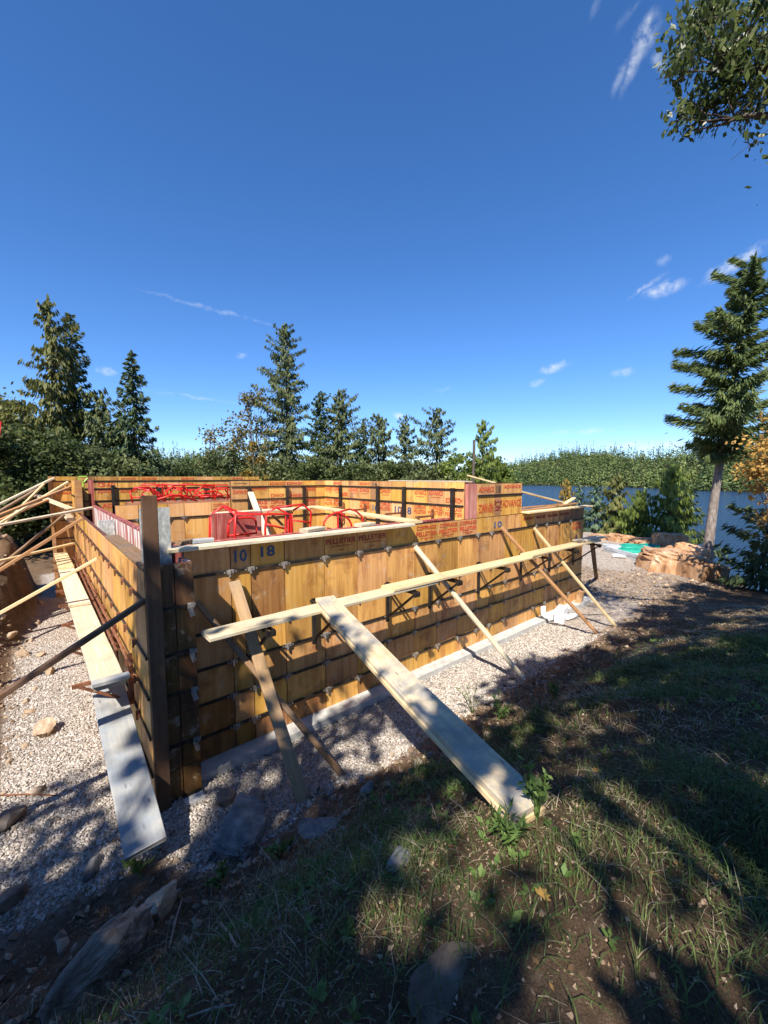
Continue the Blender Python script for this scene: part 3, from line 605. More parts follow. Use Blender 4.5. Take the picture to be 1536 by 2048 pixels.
# ramp of two stacked planks from the bank to the walkway
ra = at(640, 1190, 2, ZW+.10); 
foot = at(1064, 1620, 2, .9)
for _ in range(12): foot = at(1064, 1620, 2, hz(foot[0], foot[1])+.07)
top = at(650, 1197, 1, -.50)
rd = (foot-top); up_r = (0, 0, 1)
plank('ramp_plank', 'wide pale ramp plank from the grass up to the walkway', 'plank', top, foot, .245, .045, 'ramp_wood', bow=.03)
plank('ramp_plank', 'lower ramp plank under the wide pale one, its edge showing', 'plank', top+np.array([-.012, .0, -.046])+rd*.02, foot+np.array([-.012, .0, -.046]), .245, .042, 'new_wood', bow=.02)
# raking braces of the front wall
def brace(label, topp, footp, w, h, mat, up=(0, 0, 1), group=None, name='brace'):
    f2 = drop(topp, footp); return plank(name, label, 'brace', topp, f2, w, h, mat, up, group)
brace('grey-brown flat brace leaning steeply on the front wall beside the corner', at(468, 1163, 1, -.07), at(600, 1580, 2, .12), .13, .038, 'tan_wood', (0, -1, .4))
brace('thin brown brace crossing behind the flat grey-brown brace', at(393, 1203, 1, -.08), at(672, 1535, 2, .12), .06, .038, 'brown_wood', (0, -1, .4))
brace('pale brace on the front wall under the red lettering', at(830, 1093, 1, -.06), at(1045, 1355, 2, .12), .085, .038, 'pale_wood', (0, -1, .6))
brace('reddish-brown brace below the raised block, ending by the white pipes', at(1003, 1055, 1, -.06), at(1190, 1262, 2, .12), .085, .038, 'orange_wood', (0, -1, .6))
brace('slim tan brace of the front wall closest to the lake end', at(1068, 1056, 1, -.06), at(1226, 1246, 2, .12), .075, .038, 'new_wood', (0, -1, .6))
# boards on the wall tops
plank('top_plank', 'long pale plank lying along the top of the low front wall', 'plank', (-.27, -.075, 2.525), (3.26, -.075, 2.525), .19, .040, 'pale_wood')
plank('top_plank', 'pale plank along the wall top at the lake end', 'plank', (6.66, -.09, 2.525), (9.78, -.09, 2.525), .21, .036, 'new_wood')
for i, (x, y, dx, dy, z) in enumerate([(6.8, .1, 1.6, .05, 0), (7.5, .17, 1.7, .06, .0), (8.2, .22, 1.4, -.05, .034), (7.2, .28, 2.2, .05, .034), (8.6, .08, 1.1, .12, .034)]):
    plank('loose_board', 'loose reddish board lying on the wall top at the lake end', 'board', (x, y, 2.545+z), (x+dx, y+dy, 2.550+z), .10, .032, 'orange_wood', group='loose boards on the lake end of the wall')
plank('loose_board', 'long thin board propped from the raised block down to the lake end', 'board', at(1040, 983, 1, .25), at(1150, 1011, 1, .25), .08, .035, 'new_wood')
plank('loose_board', 'short pale board sticking up at an angle above the lake end', 'board', at(1112, 1018, 1, .2), at(1148, 996, 1, .2), .10, .035, 'new_wood')
plank('loose_board', 'thin board lying across the tall wall behind the raised block', 'board', at(935, 951, 1, 1.2), at(990, 966, 1, .8), .10, .035, 'new_wood')
for (lab, c, sz, rz, m_) in [('pale wood block on the front wall top below the red frames', (1.62, .20, 2.56), (.36, .16, .05), .3, 'pale_wood'), ('pale wood block on the front wall top beside the small red hoop', (2.52, .18, 2.56), (.30, .16, .05), .1, 'pale_wood'),
                             ('small brown block on the wall top beside the strand board', (-.02, .20, 2.555), (.2, .10, .05), .5, 'brown_wood'), ('small greyish block on the wall top near the corner', (.16, .16, 2.555), (.22, .09, .05), -.2, 'grey_wood')]:
    a = np.array(c)-np.array([math.cos(rz), math.sin(rz), 0])*sz[0]/2; b_ = np.array(c)+np.array([math.cos(rz), math.sin(rz), 0])*sz[0]/2
    plank('wood_block', lab, 'block', a, b_, sz[1], sz[2], m_)
# corner post and strand board
plank('corner_post', 'tall dark brown post standing at the corner of the forms', 'post', (-.475, -.425, -.2), (-.475, -.425, 3.11), .13, .05, 'dark_wood', (0, 1, 0))
boxo = boxpart('strand_board', (-.37, -.10, 1.43), (.27, .014, 3.09), 'osb'); tag(boxo, 'grey strand board standing upright in the corner behind the brown post', 'board')
boxo = boxpart('concrete_spacer', (-.33, 4.2, 2.33), (.24, .05, .34), 'osb'); tag(boxo, 'small grey board spanning the cavity of the left wall', 'board')
plank('cap_plank', 'dark worn plank lying on the near top of the left wall', 'plank', (-.46, -.40, 2.415), (-.46, 2.4, 2.415), .17, .04, 'brown_wood')
# left walkway
ZL = 1.18
plank('walkway_plank', 'worn grey ramp plank sloping down beside the corner onto the gravel', 'plank', (-.78, 1.2, ZL-.05), (-.745, -1.12, .27), .30, .042, 'grey_wood', bow=-.0)
plank('walkway_plank', 'pale walkway plank over the gravel trench, overlapping the grey ramp', 'plank', (-.80, .15, ZL-.02), (-.83, 3.9, ZL+.02), .28, .045, 'pale_wood')
plank('walkway_plank', 'pale walkway plank in the middle of the left wall', 'plank', (-.84, 3.3, ZL+.065), (-.86, 7.2, ZL+.03), .28, .04, 'pale_wood')
plank('walkway_plank', 'farthest pale walkway plank near the dark end of the trench', 'plank', (-.86, 6.7, ZL+.08), (-.88, 9.1, ZL+.06), .28, .04, 'new_wood')
plank('cleat', 'short grey cleat across the end of the left walkway plank', 'block', (-.95, .17, ZL+.03), (-.63, .17, ZL+.03), .10, .045, 'grey_wood')
def lbracket():
    mb = MB(); mb.beam((-.02, 0, -.03), (-.55, 0, -.03), .03, .04); mb.beam((-.03, 0, .18), (-.03, 0, -.40), .03, .05, (1, 0, 0)); mb.beam((-.50, 0, -.04), (-.04, 0, -.36), .025, .025); return mb.mesh('scaffold_bracket', 'rust')
lbm = lbracket()
for i in range(8): tag(link('scaffold_bracket', lbm, None, (-.55, .45+1.15*i, ZL-.03)), 'rusty bracket on the left wall holding the trench walkway', 'bracket', 'brackets along the left wall')
for k, (x, z, y0, y1) in enumerate([(-.60, ZL+.10, .2, 6.8), (-.64, ZL+.03, 1.0, 8.4)]):
    mb = MB(); mb.tube([(x, y0+(y1-y0)*s, z+.01*math.sin(s*9)) for s in np.linspace(0, 1, 8)], .017, 6)
    tag(mb.build('steel_rod', 'rust'), ['long rusty rod along the left wall above the walkway', 'rusty rod lying lower between walkway and left wall'][k], 'rod')
# raking braces of the left wall
def lbrace(label, pt_px, y_top, px0, y0, w, h, mat, cat='brace', extend=True, up=(0, 0, 1)):
    a = at(*pt_px, 1, y_top); b_ = at(*px0, 1, y0)
    b2 = drop(a, b_) if extend else b_
    return plank('brace', label, cat, a, b2, w, h, mat, up)
lbrace('dark weathered brace from the corner of the left wall out to the bank', (293, 1199), -.30, (0, 1393), -.15, .085, .045, 'dark_wood')
lbrace('pale straight brace over the middle of the trench walkway', (195, 1117), 3.2, (0, 1226), 3.4, .085, .045, 'new_wood')
lbrace('stout orange-brown brace rising to the top of the left wall', (166, 1036), 6.0, (0, 1140), 6.0, .10, .06, 'orange_wood')
lbrace('grey-tan brace behind the stout orange-brown one', (128, 1030), 8.0, (0, 1132), 7.4, .085, .045, 'brown_wood')
lbrace('low pale board running nearly level to the walkway end', (147, 1087), 7.6, (0, 1122), 6.2, .085, .045, 'new_wood')
lbrace('long whitish board bridging from the bank over the left wall', (186, 1015), 8.05, (0, 1050), 7.0, .15, .045, 'pale_wood')
lbrace('uppermost whitish brace tied to the far end post', (108, 956), 9.4, (0, 1008), 9.0, .09, .05, 'pale_wood')
lbrace('greyish brace just under the uppermost whitish one', (82, 974), 9.3, (0, 1022), 8.6, .085, .045, 'brown_wood')
lbrace('thin tan brace rising to the far orange section', (136, 964), 8.4, (0, 1046), 7.8, .075, .045, 'new_wood')
lbrace('orange brace rising to the far orange section below the thin tan one', (141, 974), 8.3, (0, 1030), 7.3, .085, .05, 'orange_wood')
lbrace('slender pale brace crossing the bundle near the far end', (88, 968), 9.2, (40, 1016), 8.8, .06, .04, 'new_wood')
lbrace('tan board lying low in the bundle on the bank', (95, 1000), 8.9, (0, 1040), 8.2, .09, .045, 'orange_wood')
plank('loose_board', 'white board lying across the dark end of the trench', 'board', at(72, 990, 1, 9.2), at(142, 1018, 1, 8.7), .24, .04, 'pale_wood')
plank('loose_board', 'short white board hanging beside the far orange section', 'board', at(128, 1024, 1, 8.4), at(146, 1044, 1, 8.2), .20, .04, 'pale_wood')
plank('loose_board', 'board lying in the dirt at the foot of the left bank', 'board', at(5, 1145, 2, .55), at(58, 1160, 2, .25), .12, .04, 'grey_wood')
plank('loose_board', 'brown plank half buried at the foot of the left bank', 'board', at(0, 1178, 2, .55), at(45, 1192, 2, .25), .12, .04, 'brown_wood')
plank('loose_board', 'pale short board half buried lower on the left bank', 'board', at(0, 1160, 2, .7), at(34, 1197, 2, .25), .10, .04, 'pale_wood')

# ------------------------------------------------------------------ inside the forms
plank('inner_walkway', 'pale plank of the inner walkway along the tall yellow wall', 'plank', at(626, 1013, 1, 4.3), at(832, 1044, 1, .05), .26, .045, 'new_wood')
plank('inner_walkway', 'whitish plank seen edge-on in front of the back wall', 'plank', at(425, 1028, 1, 4.35), at(640, 1014, 1, 4.35), .24, .05, 'pale_wood')
ibm = MB(); ibm.beam((0, 0, -.03), (-.5, 0, -.03), .03, .04); ibm.beam((-.03, 0, .1), (-.03, 0, -.40), .03, .05, (1, 0, 0)); ibm.beam((-.46, 0, -.04), (-.04, 0, -.36), .025, .025); ibm = ibm.mesh('scaffold_bracket', 'rust')
for y in (.8, 1.7, 3.0, 3.9): tag(link('scaffold_bracket', ibm, None, (4.74, y, 2.54)), 'rusty bracket under the inner walkway of the tall yellow wall', 'bracket', 'brackets on the tall wall')
plank('brace', 'pale board leaning inside against the amber back wall', 'brace', at(501, 985, 1, 4.6), at(538, 1085, 1, 3.2), .13, .045, 'pale_wood')
plank('brace', 'second pale board leaning behind the first inside the room', 'brace', at(512, 1008, 1, 4.7), at(545, 1085, 1, 3.6), .11, .045, 'new_wood')
plank('brace', 'brown diagonal board behind the red frames', 'brace', at(545, 1030, 1, 4.6), at(590, 1075, 1, 4.3), .12, .045, 'brown_wood')
def red_frame(label, polys, r=.017, group=None):
    allp = np.concatenate([np.array(q) for q in polys]); base = np.array([allp[:, 0].mean(), allp[:, 1].mean(), allp[:, 2].min()])
    root = empty('red_frame', base, label, 'frame', group)
    for i, q in enumerate(polys): mb = MB(); mb.tube(q, r, 6); mb.build('tube', 'red_steel', root, smooth=True)
    return root
Z7 = lambda pts, y: [at(400+a/5.908, 940+b/5.908, 1, y) for a, b in pts]
Z8 = lambda pts, y: [at(640+a/5.908, 940+b/5.908, 1, y) for a, b in pts]
def legs(pts):
    """carry a hoop's feet down to the inner platform"""
    p0 = np.array(pts[0]); p1 = np.array(pts[-1]); return [np.array([p0[0], p0[1], 2.28])]+list(pts)+[np.array([p1[0], p1[1], 2.28])]
red_frame('red tubular rack with a gabled top standing behind the front wall', [
    legs(Z7([(115, 800), (118, 560), (150, 510), (270, 432), (300, 432), (430, 490), (500, 512), (500, 760)], 1.1)), [*Z7([(120, 680), (395, 672)], 1.1)],
    legs(Z7([(412, 790), (415, 530), (430, 522), (1055, 522), (1072, 540), (1080, 715)], .72)), [*Z7([(275, 432)], 1.1), *Z7([(415, 525)], .72)], Z7([(430, 495), (640, 530)], .85)])
red_frame('red rounded hoop frame around the standing dark red panels', [Z7([(330, 800), (335, 650), (345, 610), (400, 572), (600, 560), (640, 575), (660, 610), (672, 745), (335, 778)], .80)])
red_frame('red hoop rack with a cross bar beside the pale leaning boards', [
    legs(Z7([(770, 700), (782, 545), (800, 500), (905, 445), (1060, 530)], .95)), Z7([(905, 445), (1200, 405), (1215, 408)], 1.3), legs(Z7([(1090, 690), (1085, 520), (1110, 470), (1215, 408), (1300, 480), (1312, 510), (1302, 690)], 1.35)),
    Z7([(1090, 592), (1305, 622)], 1.35), Z7([(785, 640), (1008, 695)], .95), legs(Z7([(1010, 720), (1012, 545)], .9)), legs(Z7([(1050, 720), (1045, 560)], 1.0))])
red_frame('small red arched frame beside the inner walkway plank', [
    legs(Z8([(40, 680), (50, 620), (75, 570), (130, 530), (200, 500), (290, 540), (345, 590), (370, 640)], .75)), Z8([(200, 500), (350, 462)], .95), legs(Z8([(255, 490), (350, 462), (430, 488), (490, 545), (502, 570), (502, 640)], 1.15)), legs(Z8([(210, 670), (212, 520)], .9)), Z8([(190, 510), (290, 545)], .8)])
boxo = boxpart('inner_platform', (1.5, .95, 2.26), (3.2, .9, .04), 'brown_wood'); tag(boxo, 'brown plank platform inside the forms carrying the red racks', 'platform')
for k, (px, y, w) in enumerate([(545, .98, .40), (515, 1.03, .42), (480, 1.08, .44)]):
    c = at(400+(250+700)/2/5.908-k*6, 940+690/5.908, 1, y); mb = MB(); mb.box(c, (.62, .035, .46)); o = mb.build('form_panel', 'red_paint')
    tag(o, ['front dark red form panel standing inside the red hoop frame', 'middle dark red form panel standing inside the red hoop', 'rear dark red form panel with pale edge, standing in the hoop'][k], 'panel')
boxo = boxpart('panel_stack', (1.9, 6.6, 1.33), (3.0, 1.4, 2.66), 'ply_dark'); tag(boxo, 'stack of form panels under the heap of red frames', 'stack')
r = np.random.default_rng(5)
for k in range(9):
    c = at(292+k*19.5, 1000, 1, 6.35+.25*(k % 3)); x0, y0 = c[0], c[1]; zb = 2.68; w = r.uniform(.35, .6); h = r.uniform(.22, .40); dy = r.uniform(.25, .5); tl = r.uniform(-.15, .15)
    A = lambda u, v, d: np.array((x0+u*w+tl*v, y0+d*dy, zb+v*h))
    red_frame('red tubular frame in the jumbled heap behind the low yellow wall', [[A(-.5, 0, 0), A(-.5, .7, 0), A(-.25, 1, 0), A(.25, 1, 0), A(.5, .7, 0), A(.5, 0, 0)], [A(-.4, 0, 1), A(-.4, .6, 1), A(-.1, .9, 1), A(.4, .8, 1), A(.6, 0, 1)],
                                                        [A(-.25, 1, 0), A(-.1, .9, 1)], [A(.25, 1, 0), A(.4, .8, 1)], [A(-.5, .35, 0), A(.5, .35, 0)]], .02, 'heap of red frames')
red_frame('long low red gable lying in front of the heap of red frames', [[at(300, 1003, 1, 6.0), at(345, 990, 1, 6.0), at(360, 990, 1, 6.0), at(395, 1002, 1, 6.0)], [at(282, 970, 1, 6.1), at(325, 969, 1, 6.1), at(325, 1000, 1, 6.1)], [at(325, 969, 1, 6.1), at(396, 970, 1, 6.1), at(455, 970, 1, 6.1), at(455, 1000, 1, 6.1)]], .022)
# shovel
sv = empty('shovel', at(167, 1000, 1, 8.7), 'shovel with a bright lime green handle stuck in the far wall cavity', 'shovel')
g = at(166, 958, 1, 8.7); mb = MB(); mb.tube([g+(-.10, 0, .02), g+(-.08, 0, .06), g+(.08, 0, .06), g+(.10, 0, .02), g+(.02, 0, -.08), g+(-.02, 0, -.08)], .022, 6, True); mb.build('handle', 'lime', sv)
mb = MB(); mb.tube([g+(0, 0, -.07), g+(0, 0, -.30)], .025, 6); mb.build('grip', 'lime', sv); mb = MB(); mb.tube([g+(0, 0, -.30), g+(.0, .02, -1.0)], .017, 6); mb.build('shaft', 'brown_wood', sv)
mb = MB(); mb.box(g+(0, .02, -1.15), (.2, .02, .32)); mb.build('blade', 'steel', sv)

# ------------------------------------------------------------------ white pipes at the foot of the wall
p0 = at(1086, 1237, 2, .0); mb = MB(); mb.tube([p0+(0, 0, -.05), p0+(-.01, 0, .30)], .055, 14)
tag(mb.build('drain_pipe', 'pvc', smooth=True), 'short white pipe standing upright on the footing', 'pipe')
p0 = at(1146, 1232, 2, .05); mb = MB(); mb.tube([p0+(-.25, .05, 0), p0+(.12, -.02, 0)], .06, 14); tag(mb.build('drain_pipe', 'pvc', smooth=True), 'white pipe lying on the gravel beside the foam block', 'pipe')
for k, (px, py, sz, lab) in enumerate([(1122, 1228, (.46, .20, .30), 'large white foam block at the foot of the front wall'), (1100, 1232, (.30, .16, .14), 'low white foam block beside the upright pipe')]):
    c = at(px, py, 2, sz[2]/2-.02); boxo = boxpart('foam_block', c, sz, 'pvc'); boxo.rotation_euler = (0, 0, .25*(1-2*k)); tag(boxo, lab, 'block')
p0 = at(1150, 1228, 2, .0); mb = MB(); mb.tube([p0, p0+(.1, -.25, .02), p0+(.35, -.5, .05), p0+(.6, -.62, .06)], .010, 5); tag(mb.build('cable', 'black_wire'), 'black cable trailing over the gravel from the white pipe', 'cable')
c = at(1158, 1200, 2, .1); boxo = boxpart('wood_block', c, (.10, .14, .5), 'orange_wood'); boxo.rotation_euler = (.2, .5, .3); tag(boxo, 'short offcut board leaning at the wall corner above the gravel', 'block')

# ------------------------------------------------------------------ rocks
_ico = {}
def ico(s):
    if s not in _ico:
        bm = bmesh.new(); bmesh.ops.create_icosphere(bm, subdivisions=s, radius=1.0)
        _ico[s] = (np.array([v.co[:] for v in bm.verts]), np.array([[v.index for v in f.verts] for f in bm.faces])); bm.free()
    return _ico[s]
def rock_mesh(size, seed, sub=3, cuts=16, mat='rock_grey', lo=.5, hi=1.0, rough=.022, pw=.62):
    r = np.random.default_rng(seed); V, F = ico(sub); V = np.sign(V)*np.abs(V)**pw; V = V/np.abs(V).max()*1.05
    for i in range(cuts):
        n = r.normal(size=3); n /= np.linalg.norm(n); d = r.uniform(lo, hi); V -= np.clip(V@n-d, 0, None)[:, None]*n
    V += r.normal(size=V.shape)*rough*(.5 if sub < 4 else .22)
    if sub > 3:
        Nn_ = V/np.linalg.norm(V, axis=1, keepdims=True); V += Nn_*(.16*fbm(V[:, 0]*2.2+V[:, 2]*1.3+7, V[:, 1]*2.2-V[:, 2]*.9, 1.5, 6, seed+11)+.05*fbm(V[:, 0]*6+V[:, 2]*5, V[:, 1]*6-V[:, 2]*4, 2.5, 3, seed+12))[:, None]
        k_ = r.uniform(5, 8); tl_ = r.uniform(-.4, .4, 2); hgt_ = V[:, 2]+V[:, 0]*tl_[0]+V[:, 1]*tl_[1]+.10*fbm(V[:, 0]+5, V[:, 1], 1.6, 4, seed); fr = hgt_*k_-np.floor(hgt_*k_)
        V[:, :2] *= (1+.055*(sm(0, .5, fr)-.5)+.22*fbm(V[:, 2]*2+seed, np.arctan2(V[:, 1], V[:, 0])*1.5, 2.5, 4, seed+3))[:, None]
    V[:, 0] += fbm(V[:, 1]*1.+9, V[:, 2], 2.2, 3, seed)*rough*5; V[:, 2] += fbm(V[:, 0]+3, V[:, 1], 2.2, 3, seed+5)*rough*5
    return npmesh('rock', V*np.array(size)/2/.85, F, MT[mat])
def rock(label, cat, c, size, seed, mat, rot=(0, 0, 0), sub=3, group=None, name='rock', cuts=16, lo=.55, hi=.9, pw=.62):
    o = link(name, rock_mesh(size, seed, sub, cuts, mat, lo, hi, pw=pw), None, c); o.rotation_euler = rot; return tag(o, label, cat, group)
def grk(px, py, z0, size, seed, mat, label, rot=(0, 0, 0), sink=.3, group=None, **k):
    """rock resting on the ground where its foot is seen"""
    q = at(px, py, 2, z0)
    for _ in range(8): q = at(px, py, 2, hz(q[0], q[1]))
    return rock(label, 'rock', q+(0, 0, size[2]*(.5-sink)), size, seed, mat, rot, group=group, **k)
grk(482, 1680, .2, (.44, .32, .30), 3, 'rock_grey', 'big flat-topped grey rock below the flat grey-brown brace', (.12, -.1, .75), .25, cuts=7, sub=5, pw=.42, lo=.8, hi=1.2)
grk(500, 1615, .1, (.26, .13, .15), 5, 'rock_grey', 'narrow grey slab leaning on the big flat-topped rock', (.3, .1, .8), .3, cuts=7, sub=4, pw=.45, lo=.75, hi=1.2)
grk(450, 1605, .1, (.20, .13, .14), 4, 'rock_brown', 'small dark rock behind the big flat-topped grey rock', (.2, 0, .2), .25, sub=4)
grk(655, 1655, .3, (.44, .22, .10), 8, 'rock_grey', 'long low grey stone sunk in the dirt of the bank', (0, .1, -.4), .45, sub=4)
grk(735, 1590, .3, (.16, .12, .14), 9, 'rock_grey', 'pale upright stone beside the foot of the thin brown brace', (.2, .1, .3), .3)
grk(835, 1530, .3, (.13, .10, .11), 12, 'rock_brown', 'brown stone in the dirt close to the ramp plank', (0, 0, .9), .3)
grk(800, 1725, .6, (.13, .10, .09), 14, 'rock_grey', 'pale grey stone among the grass below the ramp', (0, 0, .2), .4)
grk(205, 1950, 1.0, (.50, .22, .30), 22, 'rock_brown', 'large long boulder half buried in the near bank', (.25, -.15, .55), .35, cuts=10, lo=.65, sub=5)
grk(322, 1822, .8, (.26, .20, .20), 23, 'rock_tan', 'sunlit tan boulder end leaning on the large buried boulder', (.1, .3, .5), .3, sub=4)
grk(905, 1960, 1.3, (.30, .17, .05), 31, 'rock_soil', 'flat sunken slab showing through the grass', (.05, .05, -.2), .62, cuts=8, sub=4)
grk(185, 1740, .3, (.20, .10, .07), 33, 'rock_grey', 'flat grey shard beside the end of the grey ramp plank', (.3, .2, .8), .2)
grk(90, 1468, .0, (.26, .20, .19), 41, 'rock_tan', 'largest tan boulder on the gravel of the trench', (.2, .1, .6), .2, sub=4)
grk(60, 1425, .0, (.12, .08, .07), 42, 'rock_tan', 'tan stone just behind the largest tan boulder', (.2, .1, .2), .2)
grk(80, 1313, .0, (.14, .10, .08), 43, 'rock_tan', 'orange-tan stone beside the shadow on the gravel', (0, .1, .2), .2)
grk(100, 1348, .0, (.17, .12, .16), 44, 'rock_tan', 'pointed tan stone under the dark weathered brace', (.3, .1, 1.2), .2)
grk(15, 1650, .05, (.24, .20, .18), 45, 'rock_brown', 'rust-brown rock in the shade at the edge of the trench', (0, .2, 1.), .3)
grk(25, 1800, .4, (.26, .16, .14), 47, 'rock_brown', 'dark squarish rock in the shaded rubble', (0, .1, .5), .3)
grk(75, 1585, .05, (.15, .12, .10), 48, 'rock_brown', 'brown flat stone in the half shade of the trench', (0, .1, .1), .3)
r = np.random.default_rng(11)
small = [rock_mesh((1, .8, .65), 100+i, 2, 12, ['rock_tan', 'rock_tan', 'rock_brown', 'rock_grey'][i % 4]) for i in range(8)]
def scatter(n, xr, yr, szr, label, group, which, seed, cond=None):
    r = np.random.default_rng(seed); k = 0
    while k < n:
        x = r.uniform(*xr); y = r.uniform(*yr)
        if cond is not None and not cond(x, y): continue
        s = szr[0]+(szr[1]-szr[0])*r.random()**2; o = link('rock', small[which[r.integers(len(which))]], None, (x, y, hz(x, y)+s*.12)); o.scale = (s, s*r.uniform(.7, 1.1), s*r.uniform(.7, 1.2)); o.rotation_euler = r.uniform(-.5, .5, 3)+np.array([0, 0, r.uniform(0, 6)])
        tag(o, label, 'rock', group); k += 1
scatter(70, (-2.3, -1.15), (.0, 7.), (.035, .12), 'small tan rubble stone in the trench beside the left bank', 'rubble in the trench', [0, 1, 4, 5], 1, lambda x, y: x < -1.25-.18*vnoise(np.array([y*2.]), np.array([0.]))[0]*2)
scatter(45, (-2.6, -.3), (-1.7, .2), (.03, .11), 'small dark stone in the shaded rubble near the corner', 'rubble near the corner', [2, 3, 6, 7], 2, lambda x, y: y < -.35 or x < -1.25)
scatter(50, (0, 6.), (-1.9, -1.15), (.03, .11), 'small stone in the dirt edge between gravel and grass', 'stones on the bank edge', [2, 3, 0, 7], 3)
scatter(60, (8.5, 14.), (-2.0, 1.0), (.05, .20), 'small orange-tan stone on the open ground by the lake end', 'stones by the lake end', [0, 1, 4, 5], 4)
scatter(38, (-2.8, -1.35), (5., 10.5), (.06, .28), 'tan lump of broken rock on the left bank', 'lumps on the left bank', [0, 1, 4, 5], 5)
# boulder wall round the tank
def bould(px, py, d, size, seed, label, rot=(0, 0, 0), cuts=11):
    q = far(px, py, d); return rock(label, 'boulder', q, size, seed, 'rock_orange', rot, name='boulder', cuts=cuts, lo=.92, hi=1.35, sub=4, pw=.36)
bould(1343, 1141, 16.8, (1.55, 1.2, 1.15), 61, 'biggest rust-streaked boulder with a flat front beside the tank', (0, .05, -.75), 9)
bould(1402, 1150, 16.2, (.85, .9, .95), 62, 'streaked boulder at the end of the rock wall by the grass', (0, .1, -.5), 9)
bould(1376, 1120, 18.2, (.95, .9, .95), 63, 'upright dark boulder behind the biggest streaked one', (.2, .1, .3))
bould(1352, 1112, 19.0, (1.1, .8, .5), 64, 'flat slab boulder lying behind the tank frame', (0, 0, .5))
bould(1390, 1135, 18.0, (.7, .8, 1.1), 65, 'shadowed boulder under the pine trunk', (.1, .3, .2))
bould(1338, 1092, 21.5, (1.3, 1.0, .95), 66, 'rounded top boulder of the back row under the cedars', (0, .1, .4))
bould(1298, 1094, 22.2, (1.5, .9, .62), 67, 'long boulder of the back row behind the green lids', (0, 0, -.7))
bould(1252, 1088, 22.8, (1.5, .9, .72), 68, 'slanted boulder in the middle of the back row', (0, .15, -.6))
bould(1208, 1083, 23.2, (1.4, .9, .62), 69, 'tilted boulder at the wall end of the back row', (0, .1, -.6))
bould(1365, 1105, 20.5, (1.2, 1.0, .6), 70, 'low boulder linking the back row and the side wall', (0, 0, .2))
bould(1415, 1168, 17.4, (.8, .7, .7), 71, 'dark boulder at the foot of the pine', (.2, 0, .2))

# ------------------------------------------------------------------ septic tank with green lids
tb = far(1282, 1122, 18.6); tz = .10
tk = empty('septic_tank', (tb[0], tb[1], tz), 'grey-white concrete tank top with green round lids inside the rock wall', 'tank')
R2 = np.array([[math.cos(-.62), -math.sin(-.62), 0], [math.sin(-.62), math.cos(-.62), 0], [0, 0, 1]])
def tkp(x, y, z): return np.array([tb[0], tb[1], tz])+R2@np.array((x, y, z))
mb = MB(); mb.box(tkp(0, 0, .10), (1.7, 2.2, .26), R2); mb.build('tank_top', 'concrete', tk)
for (x, y, s) in ((.82, 0, 0), (-.82, 0, 0)): mb = MB(); mb.box(tkp(x, y, .28), (.08, 2.2, .12), R2); mb.build('rim', 'grey_plastic', tk)
mb = MB(); mb.box(tkp(0, 1.06, .28), (1.55, .08, .12), R2); mb.build('rim', 'grey_plastic', tk)
for k, (px, py, d, rr) in enumerate([(1262, 1109, 19.6, .45), (1313, 1112, 18.9, .42), (1298, 1103, 20.4, .40), (1258, 1119, 18.7, .42)]):
    q = far(px, py, d); q[2] = max(q[2]-.10, hz(q[0], q[1])+.02); ld = empty('tank_lid', q, ['large round green lid tilted at the wall side of the tank', 'round green lid nearest the streaked boulder', 'green lid in front of the back row of boulders', 'dull green lid lying lowest, on the gravel'][k], 'lid')
    mb = MB(); mb.tube([q, q+(0, 0, .16), q+(0, 0, .20)], [rr, rr, rr*.9], 22); mb.build('lid_disc', 'green_lid', ld)
    mb = MB(); mb.tube([q+(rr*.6*math.cos(a), rr*.6*math.sin(a), .205) for a in np.linspace(0, 6.28, 17)[:-1]], .025, 5, True); mb.build('ridge', 'green_lid', ld)
    mb = MB(); mb.box(q+(0, 0, .215), (.16, .05, .03)); mb.build('handle', 'green_lid', ld)
for k, (px, py, px2, py2, d, w, lab) in enumerate([(1225, 1122, 1250, 1129, 18., .5, 'white rounded plastic cover lying on the gravel before the tank'), (1205, 1098, 1262, 1115, 20.5, .12, 'grey bar lying on the gravel towards the tank'), (1250, 1118, 1280, 1131, 18.2, .1, 'dark bar leaning off the tank edge')]):
    a = far(px, py, d); b_ = far(px2, py2, d); a[2] = hz(a[0], a[1])+.05; b_[2] = hz(b_[0], b_[1])+.06
    plank('plastic_cover' if k == 0 else 'metal_bar', lab, 'cover' if k == 0 else 'bar', a, b_, w, .06, 'pvc' if k == 0 else ('grey_plastic' if k == 1 else 'black_wire'))

# ------------------------------------------------------------------ vegetation
def unit(a): return a/np.maximum(np.linalg.norm(a, axis=-1, keepdims=True), 1e-9)
def leaves(P, D, Nn, l, w, bend=.0):
    """diamond leaf faces: centre P, direction D, approximate normal Nn, length l, width w"""
    n = len(P); D = unit(D); Sd = unit(np.cross(D, Nn)); l = np.broadcast_to(l, (n,))[:, None]; w = np.broadcast_to(w, (n,))[:, None]
    V = np.empty((n, 4, 3)); V[:, 0] = P-D*l*.5; V[:, 1] = P+Sd*w*.5; V[:, 2] = P+D*l*.5; V[:, 3] = P-Sd*w*.5
    return V.reshape(-1, 3), np.arange(n*4).reshape(n, 4)
def foliage(name, parts, mat, parent, tint):
    V = np.concatenate([q[0] for q in parts]); F = []; k = 0
    for q in parts: F.append(q[1]+k); k += len(q[0])
    me = npmesh(name, V-wl(parent), np.concatenate(F), MT[mat], np.concatenate(tint) if isinstance(tint, list) else tint)
    o = bpy.data.objects.new(name, me); COL.objects.link(o)
    if parent: o.parent = parent
    return o
